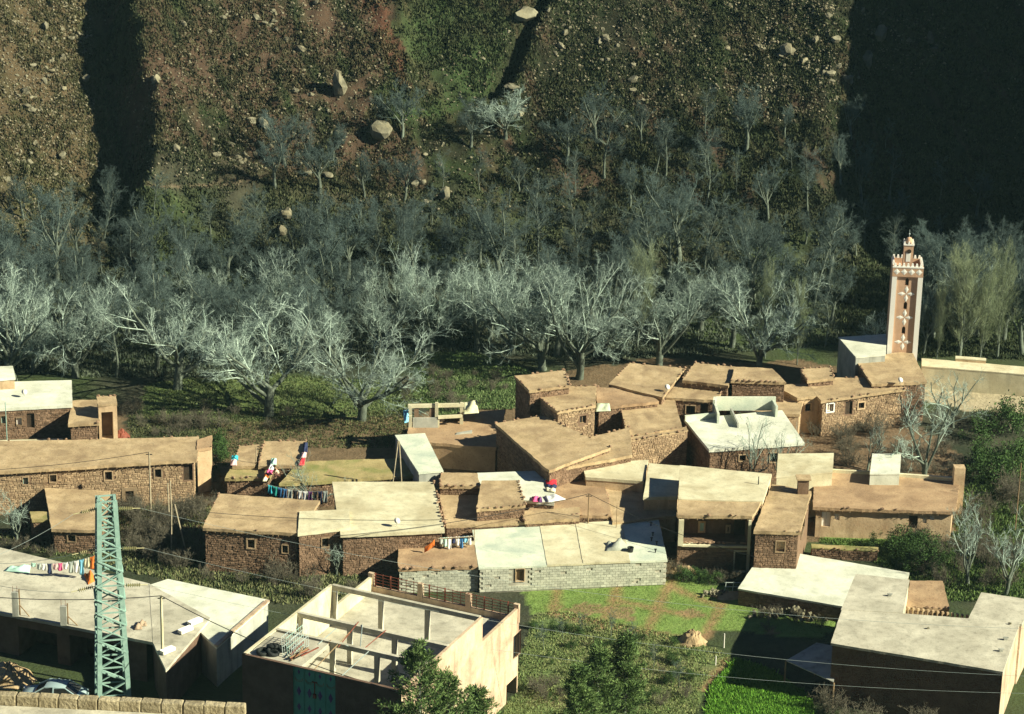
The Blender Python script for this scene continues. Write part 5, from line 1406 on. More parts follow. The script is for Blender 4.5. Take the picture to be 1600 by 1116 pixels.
class Tree:
    """grows a bare tree: trunk tubes and branch tubes, unit = metres at the given height"""

    def __init__(s, seed, H, style):
        s.rs = random.Random(seed); s.H = H; s.trunk = MB(); s.br = MB(); s.tg = MB(); s.style = style; s.minr = (.018, .0125, .0082, .005) if style in ('walnut', 'sparse') else (.011, .009, .007, .0048)
        getattr(s, style)()

    def line(s, p, d, L, r0, r1, n, wob, trop, mb, sides):
        pts = [p.copy()]; q = p.copy(); d = d.copy()
        for i in range(n):
            d = (d + perp(d, s.rs) * s.rs.uniform(0, wob) + Vector((0, 0, trop))).normalized(); q = q + d * (L / n); pts.append(q.copy())
        mb.tube(pts, [r0 + (r1 - r0) * i / n for i in range(n + 1)], sides, False)
        return pts, d

    def twig(s, p, d, L, r):
        x = perp(d, s.rs) * r; y = d.cross(x).normalized() * r; m = p + d * (L * .55) + perp(d, s.rs) * (L * .12); e = p + d * L + perp(d, s.rs) * (L * .15) + Vector((0, 0, L * .1))
        b = len(s.tg.v)
        s.tg.v += [tuple(p + x), tuple(p - x * .5 + y), tuple(p - x * .5 - y), tuple(m + x * .6), tuple(m - x * .3 + y * .6), tuple(m - x * .3 - y * .6), tuple(e)]
        s.tg.f += [(b, b + 1, b + 4, b + 3), (b + 1, b + 2, b + 5, b + 4), (b + 2, b, b + 3, b + 5), (b + 3, b + 4, b + 6), (b + 4, b + 5, b + 6), (b + 5, b + 3, b + 6)]

    def sub(s, pts, d, L, r, lev, cfg):
        n, ang, ratio, wob, trop, t0 = cfg[lev]; last = lev == len(cfg) - 1
        for k in range(n):
            f = t0 + (1 - t0) * (k + s.rs.random()) / n; i = min(len(pts) - 2, int(f * (len(pts) - 1))); p = pts[i].lerp(pts[i + 1], f * (len(pts) - 1) - i)
            a = math.radians(ang) * s.rs.uniform(.6, 1.3); base = (pts[i + 1] - pts[i]).normalized()
            dd = (base * math.cos(a) + perp(base, s.rs) * math.sin(a)); dd.z += trop; dd.normalize()
            l = L * ratio * s.rs.uniform(.65, 1.2) * (1.15 - .35 * f)
            if last:
                s.twig(p, dd, l, max(s.minr[3], r * .33))
            else:
                big = lev == 0
                rr = max(s.minr[min(2, lev)], r * ((.72 if lev == 0 else .56) - .2 * f)); q, e = s.line(p, dd, l, rr, rr * .45, 5 if big else 3, wob, trop * .5, s.trunk if big else s.br, 7 if big else (4 if lev == 1 else 3))
                s.sub(q, e, l, rr * .75, lev + 1, cfg)

    def walnut(s):
        H = s.H; r = .021 * H; lean = Vector((s.rs.uniform(-.12, .12), s.rs.uniform(-.12, .12), 1)).normalized()
        pts, d = s.line(Vector((0, 0, -.3)), lean, .22 * H, r * 1.25, r * .95, 4, .12, .1, s.trunk, 10)
        s.line(Vector((0, 0, -.3)), Vector((0, 0, 1)), .5, r * 1.5, r * 1.1, 2, 0, 0, s.trunk, 10)
        s.sub(pts, d, H, r * .95, 0, [(8, 52, .50, .32, .10, .45), (6, 42, .50, .5, .12, .25), (6, 46, .48, .65, .12, .15), (6, 50, .52, .7, .10, .1), (6, 45, .6, 0, .12, .05)])

    def sparse(s):
        H = s.H; r = .019 * H
        pts, d = s.line(Vector((0, 0, -.3)), Vector((s.rs.uniform(-.3, .3), s.rs.uniform(-.3, .3), 1)).normalized(), .24 * H, r * 1.25, r * .9, 4, .2, .1, s.trunk, 8)
        s.sub(pts, d, H, r * .95, 0, [(5, 42, .62, .4, .12, .35), (5, 44, .46, .55, .12, .25), (5, 46, .48, .6, .12, .15), (4, 46, .5, .6, .1, .1), (4, 45, .6, 0, .1, .05)])

    def orchard(s):
        H = s.H; r = .021 * H
        pts, d = s.line(Vector((0, 0, -.3)), Vector((s.rs.uniform(-.2, .2), s.rs.uniform(-.2, .2), 1)).normalized(), .38 * H, r * 1.25, r * .85, 4, .2, .1, s.trunk, 8)
        s.sub(pts, d, H, r * .9, 0, [(6, 34, .50, .25, .16, .5), (6, 40, .46, .4, .12, .2), (6, 45, .5, .5, .08, .12), (6, 48, .5, .5, .06, .1), (9, 45, .6, 0, .08, .05)])

    def slim(s):
        H = s.H; r = .013 * H
        pts, d = s.line(Vector((0, 0, -.3)), Vector((s.rs.uniform(-.1, .1), s.rs.uniform(-.1, .1), 1)).normalized(), .9 * H, r * 1.2, r * .25, 8, .14, .1, s.trunk, 7)
        s.sub(pts, d, H, r * .6, 0, [(15, 52, .27, .3, .10, .32), (6, 45, .5, .45, .08, .15), (6, 48, .55, .5, .06, .1), (6, 45, .55, 0, .08, .05)])

    def poplar(s):
        H = s.H; r = .014 * H
        pts, d = s.line(Vector((0, 0, -.3)), Vector((0, 0, 1)), .96 * H, r * 1.2, r * .2, 8, .07, .1, s.trunk, 8)
        s.sub(pts, d, H, r * .5, 0, [(34, 34, .36, .16, .18, .14), (7, 26, .5, .25, .16, .1), (7, 30, .5, .3, .14, .08), (7, 30, .6, 0, .12, .05)])

    def shrub(s):
        H = s.H
        for k in range(11):
            a = s.rs.uniform(0, 6.28); d = Vector((math.cos(a) * .55, math.sin(a) * .55, 1)).normalized()
            pts, e = s.line(Vector((.15 * math.cos(a), .15 * math.sin(a), -.1)), d, H * s.rs.uniform(.6, 1), .02, .009, 4, .35, .05, s.trunk, 4)
            s.sub(pts, e, H, .016, 0, [(5, 45, .42, .4, .1, .2), (5, 45, .45, .4, .1, .1), (4, 45, .5, 0, .1, .05)])


def proto(style, n, H, bark, limb, twig, seed):
    out = []
    for k in range(n):
        tr = Tree(seed + k, H, style); nf = len(tr.br.f); zmax = max(v[2] for v in tr.tg.v)
        tr.br.add(tr.tg.v, tr.tg.f); me = tr.br.mesh('crown', limb); me.materials.append(twig)
        ix = np.zeros(len(me.polygons), np.int32); ix[nf:] = 1; me.polygons.foreach_set('material_index', ix)
        out.append((tr.trunk.mesh('trunk', bark, True), me, zmax))
    return out


WAL = proto('walnut', 5, 9.0, M['bark'], M['twig_pale'], M['twig_mid'], 11)
SPA = proto('sparse', 4, 8.0, M['bark'], M['twig_pale'], M['twig_mid'], 131)
ORC = proto('orchard', 5, 8.0, M['bark'], M['bark2'], M['bark2'], 31)
SLI = proto('slim', 4, 7.5, M['bark'], M['bark2'], M['bark2'], 51)
POP = proto('poplar', 3, 11.0, M['bark'], M['poplar'], M['poplar'], 71)
SHR = proto('shrub', 4, 1.6, M['shrubtwig'], M['shrubtwig'], M['shrubtwig'], 91)


def plant(name, label, cat, meshes, p, hgt, group=None, wide=1.0, parts=('trunk', 'crown'), tilt=0):
    tm, cm, H = meshes; k = hgt / H; p = Vector(p)
    for _ in range(30):                                     # keep trunks out of the houses: step forward to open ground
        if not any(inpoly(np.array([p.x]), np.array([p.y]), f)[0] for f in FOOT): break
        p.y -= .5; p.z = tz(p.x, p.y)
    t = thing(name, label, cat, p, group, rng.uniform(0, 6.28)); t.scale = (k * wide, k * wide, k)
    if tilt: t.rotation_euler = (tilt, 0, rng.uniform(-.3, .3))
    link(parts[0], tm, t, True); link(parts[1], cm, t, True)
    return t


def tree_px(name, label, meshes, x, y, ytop, group=None, wide=1.0, cat='tree', tilt=0):
    p = G(x, y); hgt = (y - ytop) / (ppm(p) * .935); return plant(name, label, cat, meshes, p, hgt, group, wide, tilt=tilt)


big = [(420, 650, 478, 0, 1.3, 'pale bare walnut tree with spreading white branches, nearest the mud-roofed house'), (565, 657, 492, 1, 1.4, 'wide pale bare walnut tree with low limbs in front of the meadow'),
       (277, 608, 420, 2, 1.2, 'large pale walnut with double crown behind the left end of the path'), (440, 500, 374, 3, .9, 'pale-crowned tree standing behind the two front walnuts'),
       (25, 600, 405, 4, 1.0, 'pale bare tree at the left edge above the whitewashed house'), (118, 590, 428, 0, .95, 'grey-green bare tree right of the left-edge tree'),
       (672, 550, 394, 1, .95, 'pale-topped bare tree left in the row behind the meadow'), (745, 550, 392, 2, .95, 'thick-trunked bare tree in the row behind the meadow'),
       (848, 578, 394, 3, 1.0, 'tall forked pale tree in the row behind the village'), (905, 592, 392, 4, .9, 'pale bare tree right of the forked tree'),
       (1030, 572, 408, 0, .95, 'dark-trunked bare tree behind the broad tan back roof'), (1185, 578, 425, 1, 1.1, 'broad pale bare tree left of the mosque'),
       (1370, 545, 470, 2, 1.0, 'small pale tree left of the minaret foot'), (1442, 752, 590, 3, 1.1, 'sprawling white-limbed tree below the mosque'), (1490, 668, 570, 4, 1.0, 'fine-twigged bare tree in front of the boundary wall'),
       (790, 215, 140, 1, 1.3, 'rounded bare tree high on the slope above the terraces')]
for (x, y, yt, v, w, lab) in big: tree_px('walnut_tree', lab, SPA[v % 4] if y > 660 and x > 1000 else WAL[v], x, y, yt, 'big bare trees', w)
pops = [(995, 545, 362, 0, 1.0, 'pointed pale poplar rising behind the row of bare trees'), (1497, 572, 372, 1, 1.35, 'tall feathery poplar right of the minaret'), (1558, 560, 368, 2, .9, 'narrow poplar near the right edge'),
        (1462, 570, 420, 0, .6, 'slender poplar just right of the minaret'), (1195, 560, 400, 2, .7, 'upright poplar behind the broad pale tree'), (1530, 575, 400, 0, .6, 'slim poplar between the two tall ones'), (1245, 570, 425, 1, .55, 'thin upright poplar left of the mosque hall')]
for (x, y, yt, v, w, lab) in pops: tree_px('poplar_tree', lab, POP[v], x, y, yt, 'poplars', w)
mids = [(735, 232, 150, 'ORC', 0, 1.1), (945, 280, 158, 'SLI', 0, 1.2), (1100, 330, 205, 'SLI', 1, 1.1), (1062, 405, 268, 'ORC', 1, 1.0), (1165, 235, 125, 'ORC', 2, 1.0), (1330, 215, 148, 'ORC', 3, 1.0),
        (1345, 315, 222, 'ORC', 4, 1.1), (1262, 330, 232, 'SLI', 2, 1.2), (895, 350, 275, 'SLI', 3, 1.1), (925, 365, 290, 'SLI', 0, 1.1), (690, 300, 235, 'SLI', 1, 1.0), (430, 290, 205, 'ORC', 0, 1.2), (500, 300, 215, 'ORC', 1, 1.1),
        (520, 250, 190, 'ORC', 2, 1.1), (1025, 270, 190, 'SLI', 3, 1.0), (1040, 275, 180, 'SLI', 0, 1.0), (830, 340, 270, 'SLI', 2, 1.1), (765, 345, 280, 'SLI', 1, 1.1), (1150, 300, 230, 'SLI', 0, 1.0), (1200, 340, 250, 'ORC', 3, 1.0)]
mlab = ['dark bare tree leaning over the terrace beside the big boulder', 'tall pale-topped slim tree in the middle of the slope', 'slim pale tree right of the middle of the slope', 'pale bare tree standing low on the terraces', 'hazy bare tree under the scattered rocks',
        'bare tree at the shaded foot of the right-hand rocks', 'bare tree in the shade above the minaret', 'thin forked tree left of the shaded slope', 'thin tree on the grassy terrace, left of a pair', 'thin tree on the grassy terrace, right of a pair',
        'thin leaning tree below the brown bank', 'hazy bare tree at the end of the hillside path', 'hazy tree right of the path end', 'hazy tree left of the big boulder', 'left of two slim trees beside the tall pale-topped one', 'right of two slim trees beside the tall pale-topped one',
        'slim tree on the lower green terrace', 'slim tree left of the lower green terrace', 'slim tree between terraces on the right', 'dark broad-crowned bare tree at the right end of the terraces']
for (x, y, yt, kind, v, w), lab in zip(mids, mlab): tree_px('slope_tree', lab, (ORC if kind == 'ORC' else SLI)[v], x, y, yt, 'bare trees on the slope', w)
MARKS = [(20, 500, 'above the whitewashed house at the left edge'), (150, 500, 'right of the left-edge trees'), (277, 520, 'around the double-crowned walnut'), (420, 480, 'behind the two front walnuts'), (560, 500, 'left of the meadow row'),
         (690, 470, 'at the left end of the meadow row'), (760, 470, 'among the thick-trunked meadow row'), (850, 470, 'beside the tall forked tree'), (930, 500, 'between the forked tree and the pointed poplar'), (1000, 460, 'around the pointed poplar'), (1080, 500, 'behind the broad tan back roof'),
         (1180, 500, 'around the broad pale tree left of the mosque'), (1290, 480, 'left of the mosque hall'), (1350, 470, 'just left of the minaret'), (1450, 480, 'right behind the minaret'), (1560, 480, 'near the right edge poplars'), (250, 380, 'below the left ravine'), (400, 360, 'near the pale leaning rock'), (530, 350, 'below the hillside path end'),
         (680, 340, 'below the brown bank'), (800, 350, 'on the lower green terrace'), (920, 330, 'beside the pair of thin trees'), (1050, 330, 'left of the slim pale tree'), (1150, 350, 'on the right terraces'), (1280, 340, 'by the thin forked tree'), (1380, 330, 'in the shade above the minaret'), (1500, 380, 'in the deep shade at the right edge')]
RMARKS = [(60, 60, 'high in the left scree'), (60, 180, 'midway down the left scree'), (80, 300, 'low in the left scree'), (140, 150, 'at the lip of the left ravine'), (270, 60, 'top right of the left ravine'), (300, 180, 'right of the left ravine'), (400, 60, 'high on the brown slope'), (400, 180, 'midway down the brown slope'),
          (480, 240, 'just above the hillside path'), (510, 100, 'around the tall rock slab'), (590, 60, 'along the red ridge line'), (600, 220, 'around the square grey boulder'), (720, 100, 'on the green patch'), (830, 60, 'right of the dark cleft'), (850, 150, 'below the dark cleft'), (950, 60, 'high on the slope right of the cleft'),
          (980, 150, 'around the scree line boulder'), (1080, 80, 'on the dark heath right of the scree line'), (1180, 60, 'high left of the shaded gully'), (1200, 150, 'low left of the shaded gully'), (1290, 60, 'at the lip of the shaded gully'), (1290, 170, 'below the lip of the shaded gully'), (1400, 60, 'inside the shaded gully')]


def near_mark(u, v, marks): return min(marks, key=lambda m: (m[0] - u) ** 2 + (1.5 * (m[1] - v)) ** 2)[2]


# the wood that fills the space between
taken = [G(x, y).to_2d() for (x, y, *_) in big + pops + mids]
cnt = 0; tries = 0
WOOD = [([(-30, 580), (-30, 440), (200, 420), (640, 410), (1300, 430), (1320, 540), (1000, 560), (880, 560), (640, 548), (500, 580), (380, 590), (150, 590)], 150, 3.3, 95, 150, 'grey bare tree in the dense wood behind the village'),
        ([(180, 420), (200, 330), (600, 300), (900, 280), (1250, 260), (1560, 330), (1580, 460), (1300, 430), (640, 410)], 58, 3.8, 45, 85, 'dark bare tree on the terraced foot of the slope'),
        ([(420, 250), (620, 200), (1000, 210), (1300, 180), (1450, 260), (1250, 270), (900, 290), (600, 300)], 18, 4.0, 45, 90, 'thin bare tree scattered at the top of the terraces'),
        ([(1440, 560), (1600, 560), (1600, 440), (1440, 440)], 26, 2.6, 80, 150, 'dark bare tree behind the boundary wall'),
        ([(-20, 420), (160, 400), (170, 330), (-20, 340)], 8, 3.6, 60, 90, 'hazy bare tree at the foot of the left ravine')]
for poly, N, sep, h0, h1, lab in WOOD:
    got = 0; xs0 = [p[0] for p in poly]; ys0 = [p[1] for p in poly]
    for _ in range(N * 30):
        if got >= N: break
        x, y = rng.uniform(min(xs0), max(xs0)), rng.uniform(min(ys0), max(ys0))
        if not inpoly(np.array([x]), np.array([y]), poly)[0]: continue
        p = G(x, y); q = p.to_2d()
        if any((q - t_).length < sep for t_ in taken): continue
        taken.append(q); got += 1
        ms = (rng.choice(WAL) if y > 490 and rng.random() < .22 else rng.choice(ORC + ORC + SLI)) if h1 > 120 else rng.choice(ORC + SLI + SLI)
        tl_ = lab.split(' in the dense')[0].split(' on the terr')[0].split(' scattered')[0].split(' behind the b')[0].split(' at the foot')[0] + ' ' + near_mark(x, y, MARKS); hh = rng.uniform(h0, h1); tl_ = ('tall ' if hh > h0 + .66 * (h1 - h0) else 'short ' if hh < h0 + .33 * (h1 - h0) else '') + tl_
        plant('bare_tree', tl_, 'tree', ms, p, hh / (ppm(p) * .935), tl_ + ', one of several', rng.uniform(.85, 1.15))

# near right: leaning tree and shrubs
for (x, y, yt, v, w, lab, tl) in ((1512, 915, 775, 2, .9, 'pale leaning tree on the bank right of the long mud house', 0), (1570, 930, 800, 4, .9, 'dark bare tree at the right edge behind the pale slab roof', 0), (500, 770, 690, 1, 1.0, 'small white-branched tree in front of the mossy roof', 0),
                                  (1172, 768, 640, 3, .7, 'thin bare tree in front of the white-roofed house', 0), (1215, 764, 655, 0, .6, 'thin bare tree at the right corner of the white-roofed house', 0), (1355, 735, 655, 2, .9, 'bare bush-like tree behind the cream rooftop room', 0), (525, 900, 840, 0, .9, 'small bare tree before the cream-roofed stone house', 0),
                                  (25, 850, 770, 4, 1.0, 'bare tree left of the low mud house', 0)):
    tree_px('small_tree', lab, SPA[v % 4], x, y, yt, 'small bare trees between the houses', w)
for (x, y, yt) in ((955, 995, 965), (985, 1010, 980), (1020, 1045, 1015), (905, 990, 965), (850, 1015, 985), (925, 1060, 1025), (1060, 1075, 1040), (880, 1000, 975)):
    tree_px('sapling', 'thin bare sapling in the weedy orchard below the field', SLI[rng.randrange(4)], x, y, yt - 14, 'orchard saplings', 1.0)


# thickets of bare shrubs
def thicket(poly, N, h0, h1, lab, seed, group):
    for (x, y) in free(scatter(poly, N, seed)):
        plant('bare_shrub', lab, 'shrub', rng.choice(SHR), (x, y, tz(x, y)), rng.uniform(h0, h1), group, rng.uniform(.8, 1.3), ('stems', 'twigs'))


thicket([(195, 790), (310, 790), (320, 880), (540, 895), (560, 930), (430, 935), (260, 900), (190, 870)], 62, 1.1, 2.3, 'bare brown shrub in the bramble thicket below the stone house', 1, 'bramble thicket')
thicket([(0, 840), (60, 840), (140, 870), (120, 885), (0, 855)], 14, .8, 1.5, 'low shrub behind the wide slab roof', 2, 'shrubs behind the slab roof')
thicket([(1270, 660), (1420, 655), (1500, 700), (1520, 745), (1310, 735), (1265, 700)], 38, 1.0, 2.2, 'bare brown shrub on the bank below the row house', 3, 'shrubs below the row house')
thicket([(1420, 840), (1600, 760), (1600, 930), (1480, 930), (1400, 880)], 44, 1.2, 2.4, 'dark shrub on the bank at the right edge', 4, 'shrubs at the right edge')
thicket([(800, 1050), (1000, 1040), (1110, 1080), (1110, 1140), (790, 1140)], 12, .7, 1.4, 'pale bare shrub at the bottom of the orchard', 5, 'shrubs at the bottom')
thicket([(1300, 1085), (1560, 1090), (1560, 1140), (1290, 1140)], 30, 1.0, 2.2, 'shrub in front of the shaded house wall', 6, 'shrubs before the shaded wall')
thicket([(640, 700), (780, 720), (760, 735), (690, 735)], 12, .8, 1.5, 'shrub in the dark yard beside the bent roof', 7, 'shrubs in the dark yard')
thicket([(190, 640), (330, 640), (480, 650), (480, 668), (330, 680), (200, 690)], 34, .8, 1.6, 'dark shrub by the path behind the long stone house', 8, 'shrubs by the path')
thicket([(640, 570), (800, 590), (780, 640), (650, 650), (600, 640)], 30, .7, 1.4, 'pale thin shrub on the green meadow', 9, 'shrubs on the meadow')
thicket([(1040, 880), (1150, 890), (1160, 915), (1060, 910)], 16, .8, 1.5, 'dark shrub before the porch house', 10, 'shrubs before the porch house')
thicket([(1180, 945), (1310, 965), (1320, 1000), (1190, 985)], 9, .7, 1.3, 'brown shrub beside the broken stones', 11, 'shrubs beside the rubble')
thicket([(290, 745), (345, 720), (350, 770), (320, 800), (290, 790)], 14, .8, 1.6, 'shrub in the gap right of the long stone house', 12, 'shrubs beside the long house')


# leafy shrubs and conifers: leaf faces spread through the crown
def leaf_cloud(name, N, shape, size, mat, seed, stretch=1.0):
    rs = np.random.RandomState(seed); pts = shape(rs, N); n = len(pts)
    a = rs.normal(0, 1, (n, 3)); a /= np.linalg.norm(a, axis=1)[:, None]; b = np.cross(a, rs.normal(0, 1, (n, 3))); b /= np.linalg.norm(b, axis=1)[:, None]
    s = (size * rs.uniform(.6, 1.3, n))[:, None]
    V = np.stack([pts - a * s * stretch, pts + b * s * .5, pts + a * s * stretch, pts - b * s * .5], 1)
    return mesh_np(name, V.reshape(-1, 3), np.arange(n * 4).reshape(-1, 4), mat)


def bush_shape(rs, N):
    c = rs.normal(0, .42, (16, 3)); c[:, 2] = np.abs(c[:, 2]) + .35
    p = c[rs.randint(0, 16, N)] + rs.normal(0, .16, (N, 3)); p[:, 2] = np.maximum(p[:, 2], .02); return p


BUSH = [leaf_cloud('foliage', 1500, bush_shape, .055, M['leaf'], i) for i in range(3)]
BUSHY = leaf_cloud('foliage', 700, bush_shape, .05, M['leaf_y'], 8)


def bush(p, k, label, group, me=None):
    t = thing('leafy_shrub', label, 'shrub', p, group, rng.uniform(0, 6)); t.scale = (k,) * 3
    q = MB()
    for i in range(6):
        a = rng.uniform(0, 6.28); q.tube([(0, 0, -.1), (.25 * math.cos(a), .25 * math.sin(a), .45), (.5 * math.cos(a), .5 * math.sin(a), .8)], [.03, .02, .008], 4)
    link('stems', q.mesh('stems', M['shrubtwig']), t, True); link('foliage', me or rng.choice(BUSH), t, True)


for (x, y) in free(scatter([(1520, 670), (1620, 650), (1620, 790), (1540, 780), (1500, 720)], 9, 21)): bush((x, y, tz(x, y)), rng.uniform(1.0, 2.0), 'leafy green shrub on the bank at the right edge', 'green shrubs at the right edge')
for (x, y) in free(scatter([(1340, 850), (1420, 850), (1480, 880), (1470, 905), (1390, 890)], 14, 22)): bush((x, y, tz(x, y)), rng.uniform(.7, 1.5), 'leafy green shrub below the grass bank', 'green shrubs below the bank')
for (x, y) in free(scatter([(335, 690), (350, 690), (350, 735), (335, 745)], 7, 23)): bush((x, y, tz(x, y)), rng.uniform(.6, 1.1), 'leafy green shrub in the gap by the long stone house', 'green shrubs by the long house')
for (x, y) in scatter([(830, 975), (1080, 1010), (1090, 1075), (1000, 1100), (830, 1100)], 60, 24): bush((x, y, tz(x, y)), rng.uniform(.25, .55), 'small green weed clump in the orchard', 'weed clumps in the orchard')
for (x, y) in free(scatter([(1060, 900), (1130, 905), (1120, 918), (1060, 915)], 8, 25)): bush((x, y, tz(x, y)), rng.uniform(.5, .9), 'green shrub at the top of the field', 'shrubs at the top of the field')
bush(P(578, 872, 0), .7, 'round yellow-green shrub at the corner of the cream-roofed house', None, BUSHY)


def conifer(label, px, ztop_y, zbase, seed, spread, N=46):
    """p: where the trunk axis meets the ground"""
    rs = random.Random(seed); nr = np.random.RandomState(seed)
    p = Vector((px[0], px[1], zbase)); H = px[2]
    t = thing('conifer_tree', label, 'tree', p)
    q = MB(); q.tube([(0, 0, -.3), (.1, .05, H * .5), (0, .1, H * .97)], [.22, .13, .03], 8); link('trunk', q.mesh('trunk', M['bark'], True), t, True)
    q = MB(); C = []; A = []
    for k in range(N * 4):
        z = H * (.10 + .88 * (k + rs.random()) / (N * 4)); L = spread * (1 - (z / H) ** 3.2) * rs.uniform(.35, 1.15) + .25
        a = rs.uniform(0, 6.283); d = Vector((math.cos(a), math.sin(a), rs.uniform(.15, .7))).normalized(); b0 = Vector((0, 0, z)); e = b0 + d * L + Vector((0, 0, L * .25))
        q.tube([b0, b0 + d * L * .55, e], [.03, .02, .008], 4, False)
        for j in range(int(26 * L) + 12):
            f = rs.uniform(.25, 1.05); c = b0.lerp(e, f); off = Vector((rs.gauss(0, 1), rs.gauss(0, 1), rs.gauss(0, .7))) * (.15 * (1.2 - .7 * f))
            C.append(c + off); A.append((d * .8 + off.normalized() * .7 + Vector((0, 0, .45))).normalized())
    link('branches', q.mesh('branches', M['shrubtwig']), t, True)
    C = np.array([tuple(v) for v in C]); A = np.array([tuple(v) for v in A]); n = len(C)
    C = np.repeat(C, 3, 0) + nr.normal(0, .07, (n * 3, 3)); A = np.repeat(A, 3, 0) + nr.normal(0, .35, (n * 3, 3)); A /= np.linalg.norm(A, axis=1)[:, None]; n *= 3
    B_ = np.cross(A, nr.normal(0, 1, (n, 3))); B_ /= np.linalg.norm(B_, axis=1)[:, None]; s = nr.uniform(.6, 1.3, n)[:, None]
    V = np.stack([C - A * .03, C + B_ * .03 * s + A * .07 * s, C + A * .22 * s, C - B_ * .03 * s + A * .07 * s], 1)
    me = mesh_np('foliage', V.reshape(-1, 3), np.arange(n * 4).reshape(-1, 4), M['leaf_con']); link('foliage', me, t, True)
    return t


# crown tips sit at these pixels; the trunks stand on the slope just below the frame
for (x, yt, Y, sp, lab, sd) in ((655, 1005, 146, 3.0, 'feathery green conifer in front of the roofless house', 1), (700, 1050, 148, 2.6, 'smaller conifer joined to the right side of the feathery one', 2), (745, 1075, 152, 1.9, 'low conifer tip at the right corner of the roofless house', 6),
                                 (935, 1012, 156, 1.7, 'dark conifer left of two in the orchard', 3), (978, 990, 158, 1.6, 'dark conifer right of two in the orchard', 4), (905, 1040, 154, 1.8, 'small conifer beside the dark pair', 5)):
    d = ray(x, yt); k = Y / d[1]; zt = CAM_H + d[2] * k; X = d[0] * k; zb_ = tz(X, Y); conifer(lab, (X, Y, zt - zb_), yt, zb_, sd, sp)

# ------------------------------------------------------------------ grass, weeds, heath
def colr(n, a, b, rs): f = rs.rand(n, 1); return np.array(a) * (1 - f) + np.array(b) * f




def grass_region(name, label, poly, n, h, w, a, b, seed, nb=3):
    XY = free(scatter(poly, n, seed)); k = len(XY); nn = fbm(XY[:, 0] * .4, XY[:, 1] * .4, 3, seed)
    if name != 'crop': XY = XY[nn + .25 * rs.rand(k) > .42]
    k = len(XY)
    return tufts(name, label, XY, np.full(k, h) * rs.uniform(.5, 1.3, k), np.full(k, w), nb, colr(k, a, b, rs), seed=seed)


grass_region('field_grass', 'bright green grass of the small field below the block house', R_FIELD, 20000, .07, .09, (.11, .20, .04), (.21, .29, .085), 31)
grass_region('crop', 'lush bright green crop in the bottom right field', R_CROP, 16000, .32, .16, (.07, .20, .02), (.17, .34, .04), 32, 4)
grass_region('weeds', 'mixed weeds and dry grass of the orchard', R_ORCH, 15000, .17, .13, (.10, .16, .05), (.26, .29, .12), 33)
grass_region('lawn', 'green grass bank below the long mud house', R_LAWN, 7000, .16, .12, (.07, .15, .03), (.17, .23, .07), 34)
grass_region('meadow', 'green meadow behind the village', R_MEAD, 10000, .24, .16, (.07, .13, .04), (.18, .23, .10), 35)
grass_region('meadow', 'rough grass under the big walnut trees', R_MEAD2, 10000, .2, .16, (.06, .10, .035), (.16, .19, .085), 36)
grass_region('undergrowth', 'grey-green undergrowth of the wood', WOOD[0][0], 26000, .4, .2, (.045, .065, .045), (.11, .13, .09), 37)
grass_region('undergrowth', 'dark undergrowth behind the boundary wall', [(1440, 558), (1640, 565), (1640, 420), (1300, 420), (1310, 540)], 9000, .4, .2, (.025, .04, .018), (.07, .085, .04), 44)
grass_region('undergrowth', 'dry weeds around the yards at the left', [(180, 780), (330, 780), (330, 880), (560, 890), (560, 940), (420, 945), (250, 905), (150, 880), (0, 850), (0, 835)], 9000, .3, .16, (.06, .09, .03), (.22, .22, .11), 38)
grass_region('undergrowth', 'weeds on the right bank', [(1420, 835), (1600, 690), (1600, 940), (1480, 940), (1390, 890)], 9000, .3, .16, (.05, .10, .025), (.14, .20, .06), 39)
grass_region('undergrowth', 'dry weeds along the path behind the houses', [(200, 690), (200, 650), (480, 645), (650, 640), (650, 700), (480, 700), (335, 720)], 9000, .2, .15, (.04, .06, .022), (.14, .14, .065), 45)
SLOPE = [(-30, 480), (-30, -25), (1630, -25), (1630, 420), (1000, 430), (500, 430)]
XY = scatter(SLOPE, 90000, 40); n = len(XY)
nn = fbm(XY[:, 0] * .33, XY[:, 1] * .33, 4, 41); XY = XY[nn + .3 * rs.rand(n) > .55]; n = len(XY)
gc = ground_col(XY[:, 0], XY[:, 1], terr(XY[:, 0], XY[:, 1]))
tufts('heath', 'low heath and grass tufts over the hillside', XY, rs.uniform(.12, .45, n), np.full(n, .28), 5, gc * .5 + colr(n, (.012, .02, .008), (.05, .056, .026), rs), seed=41)

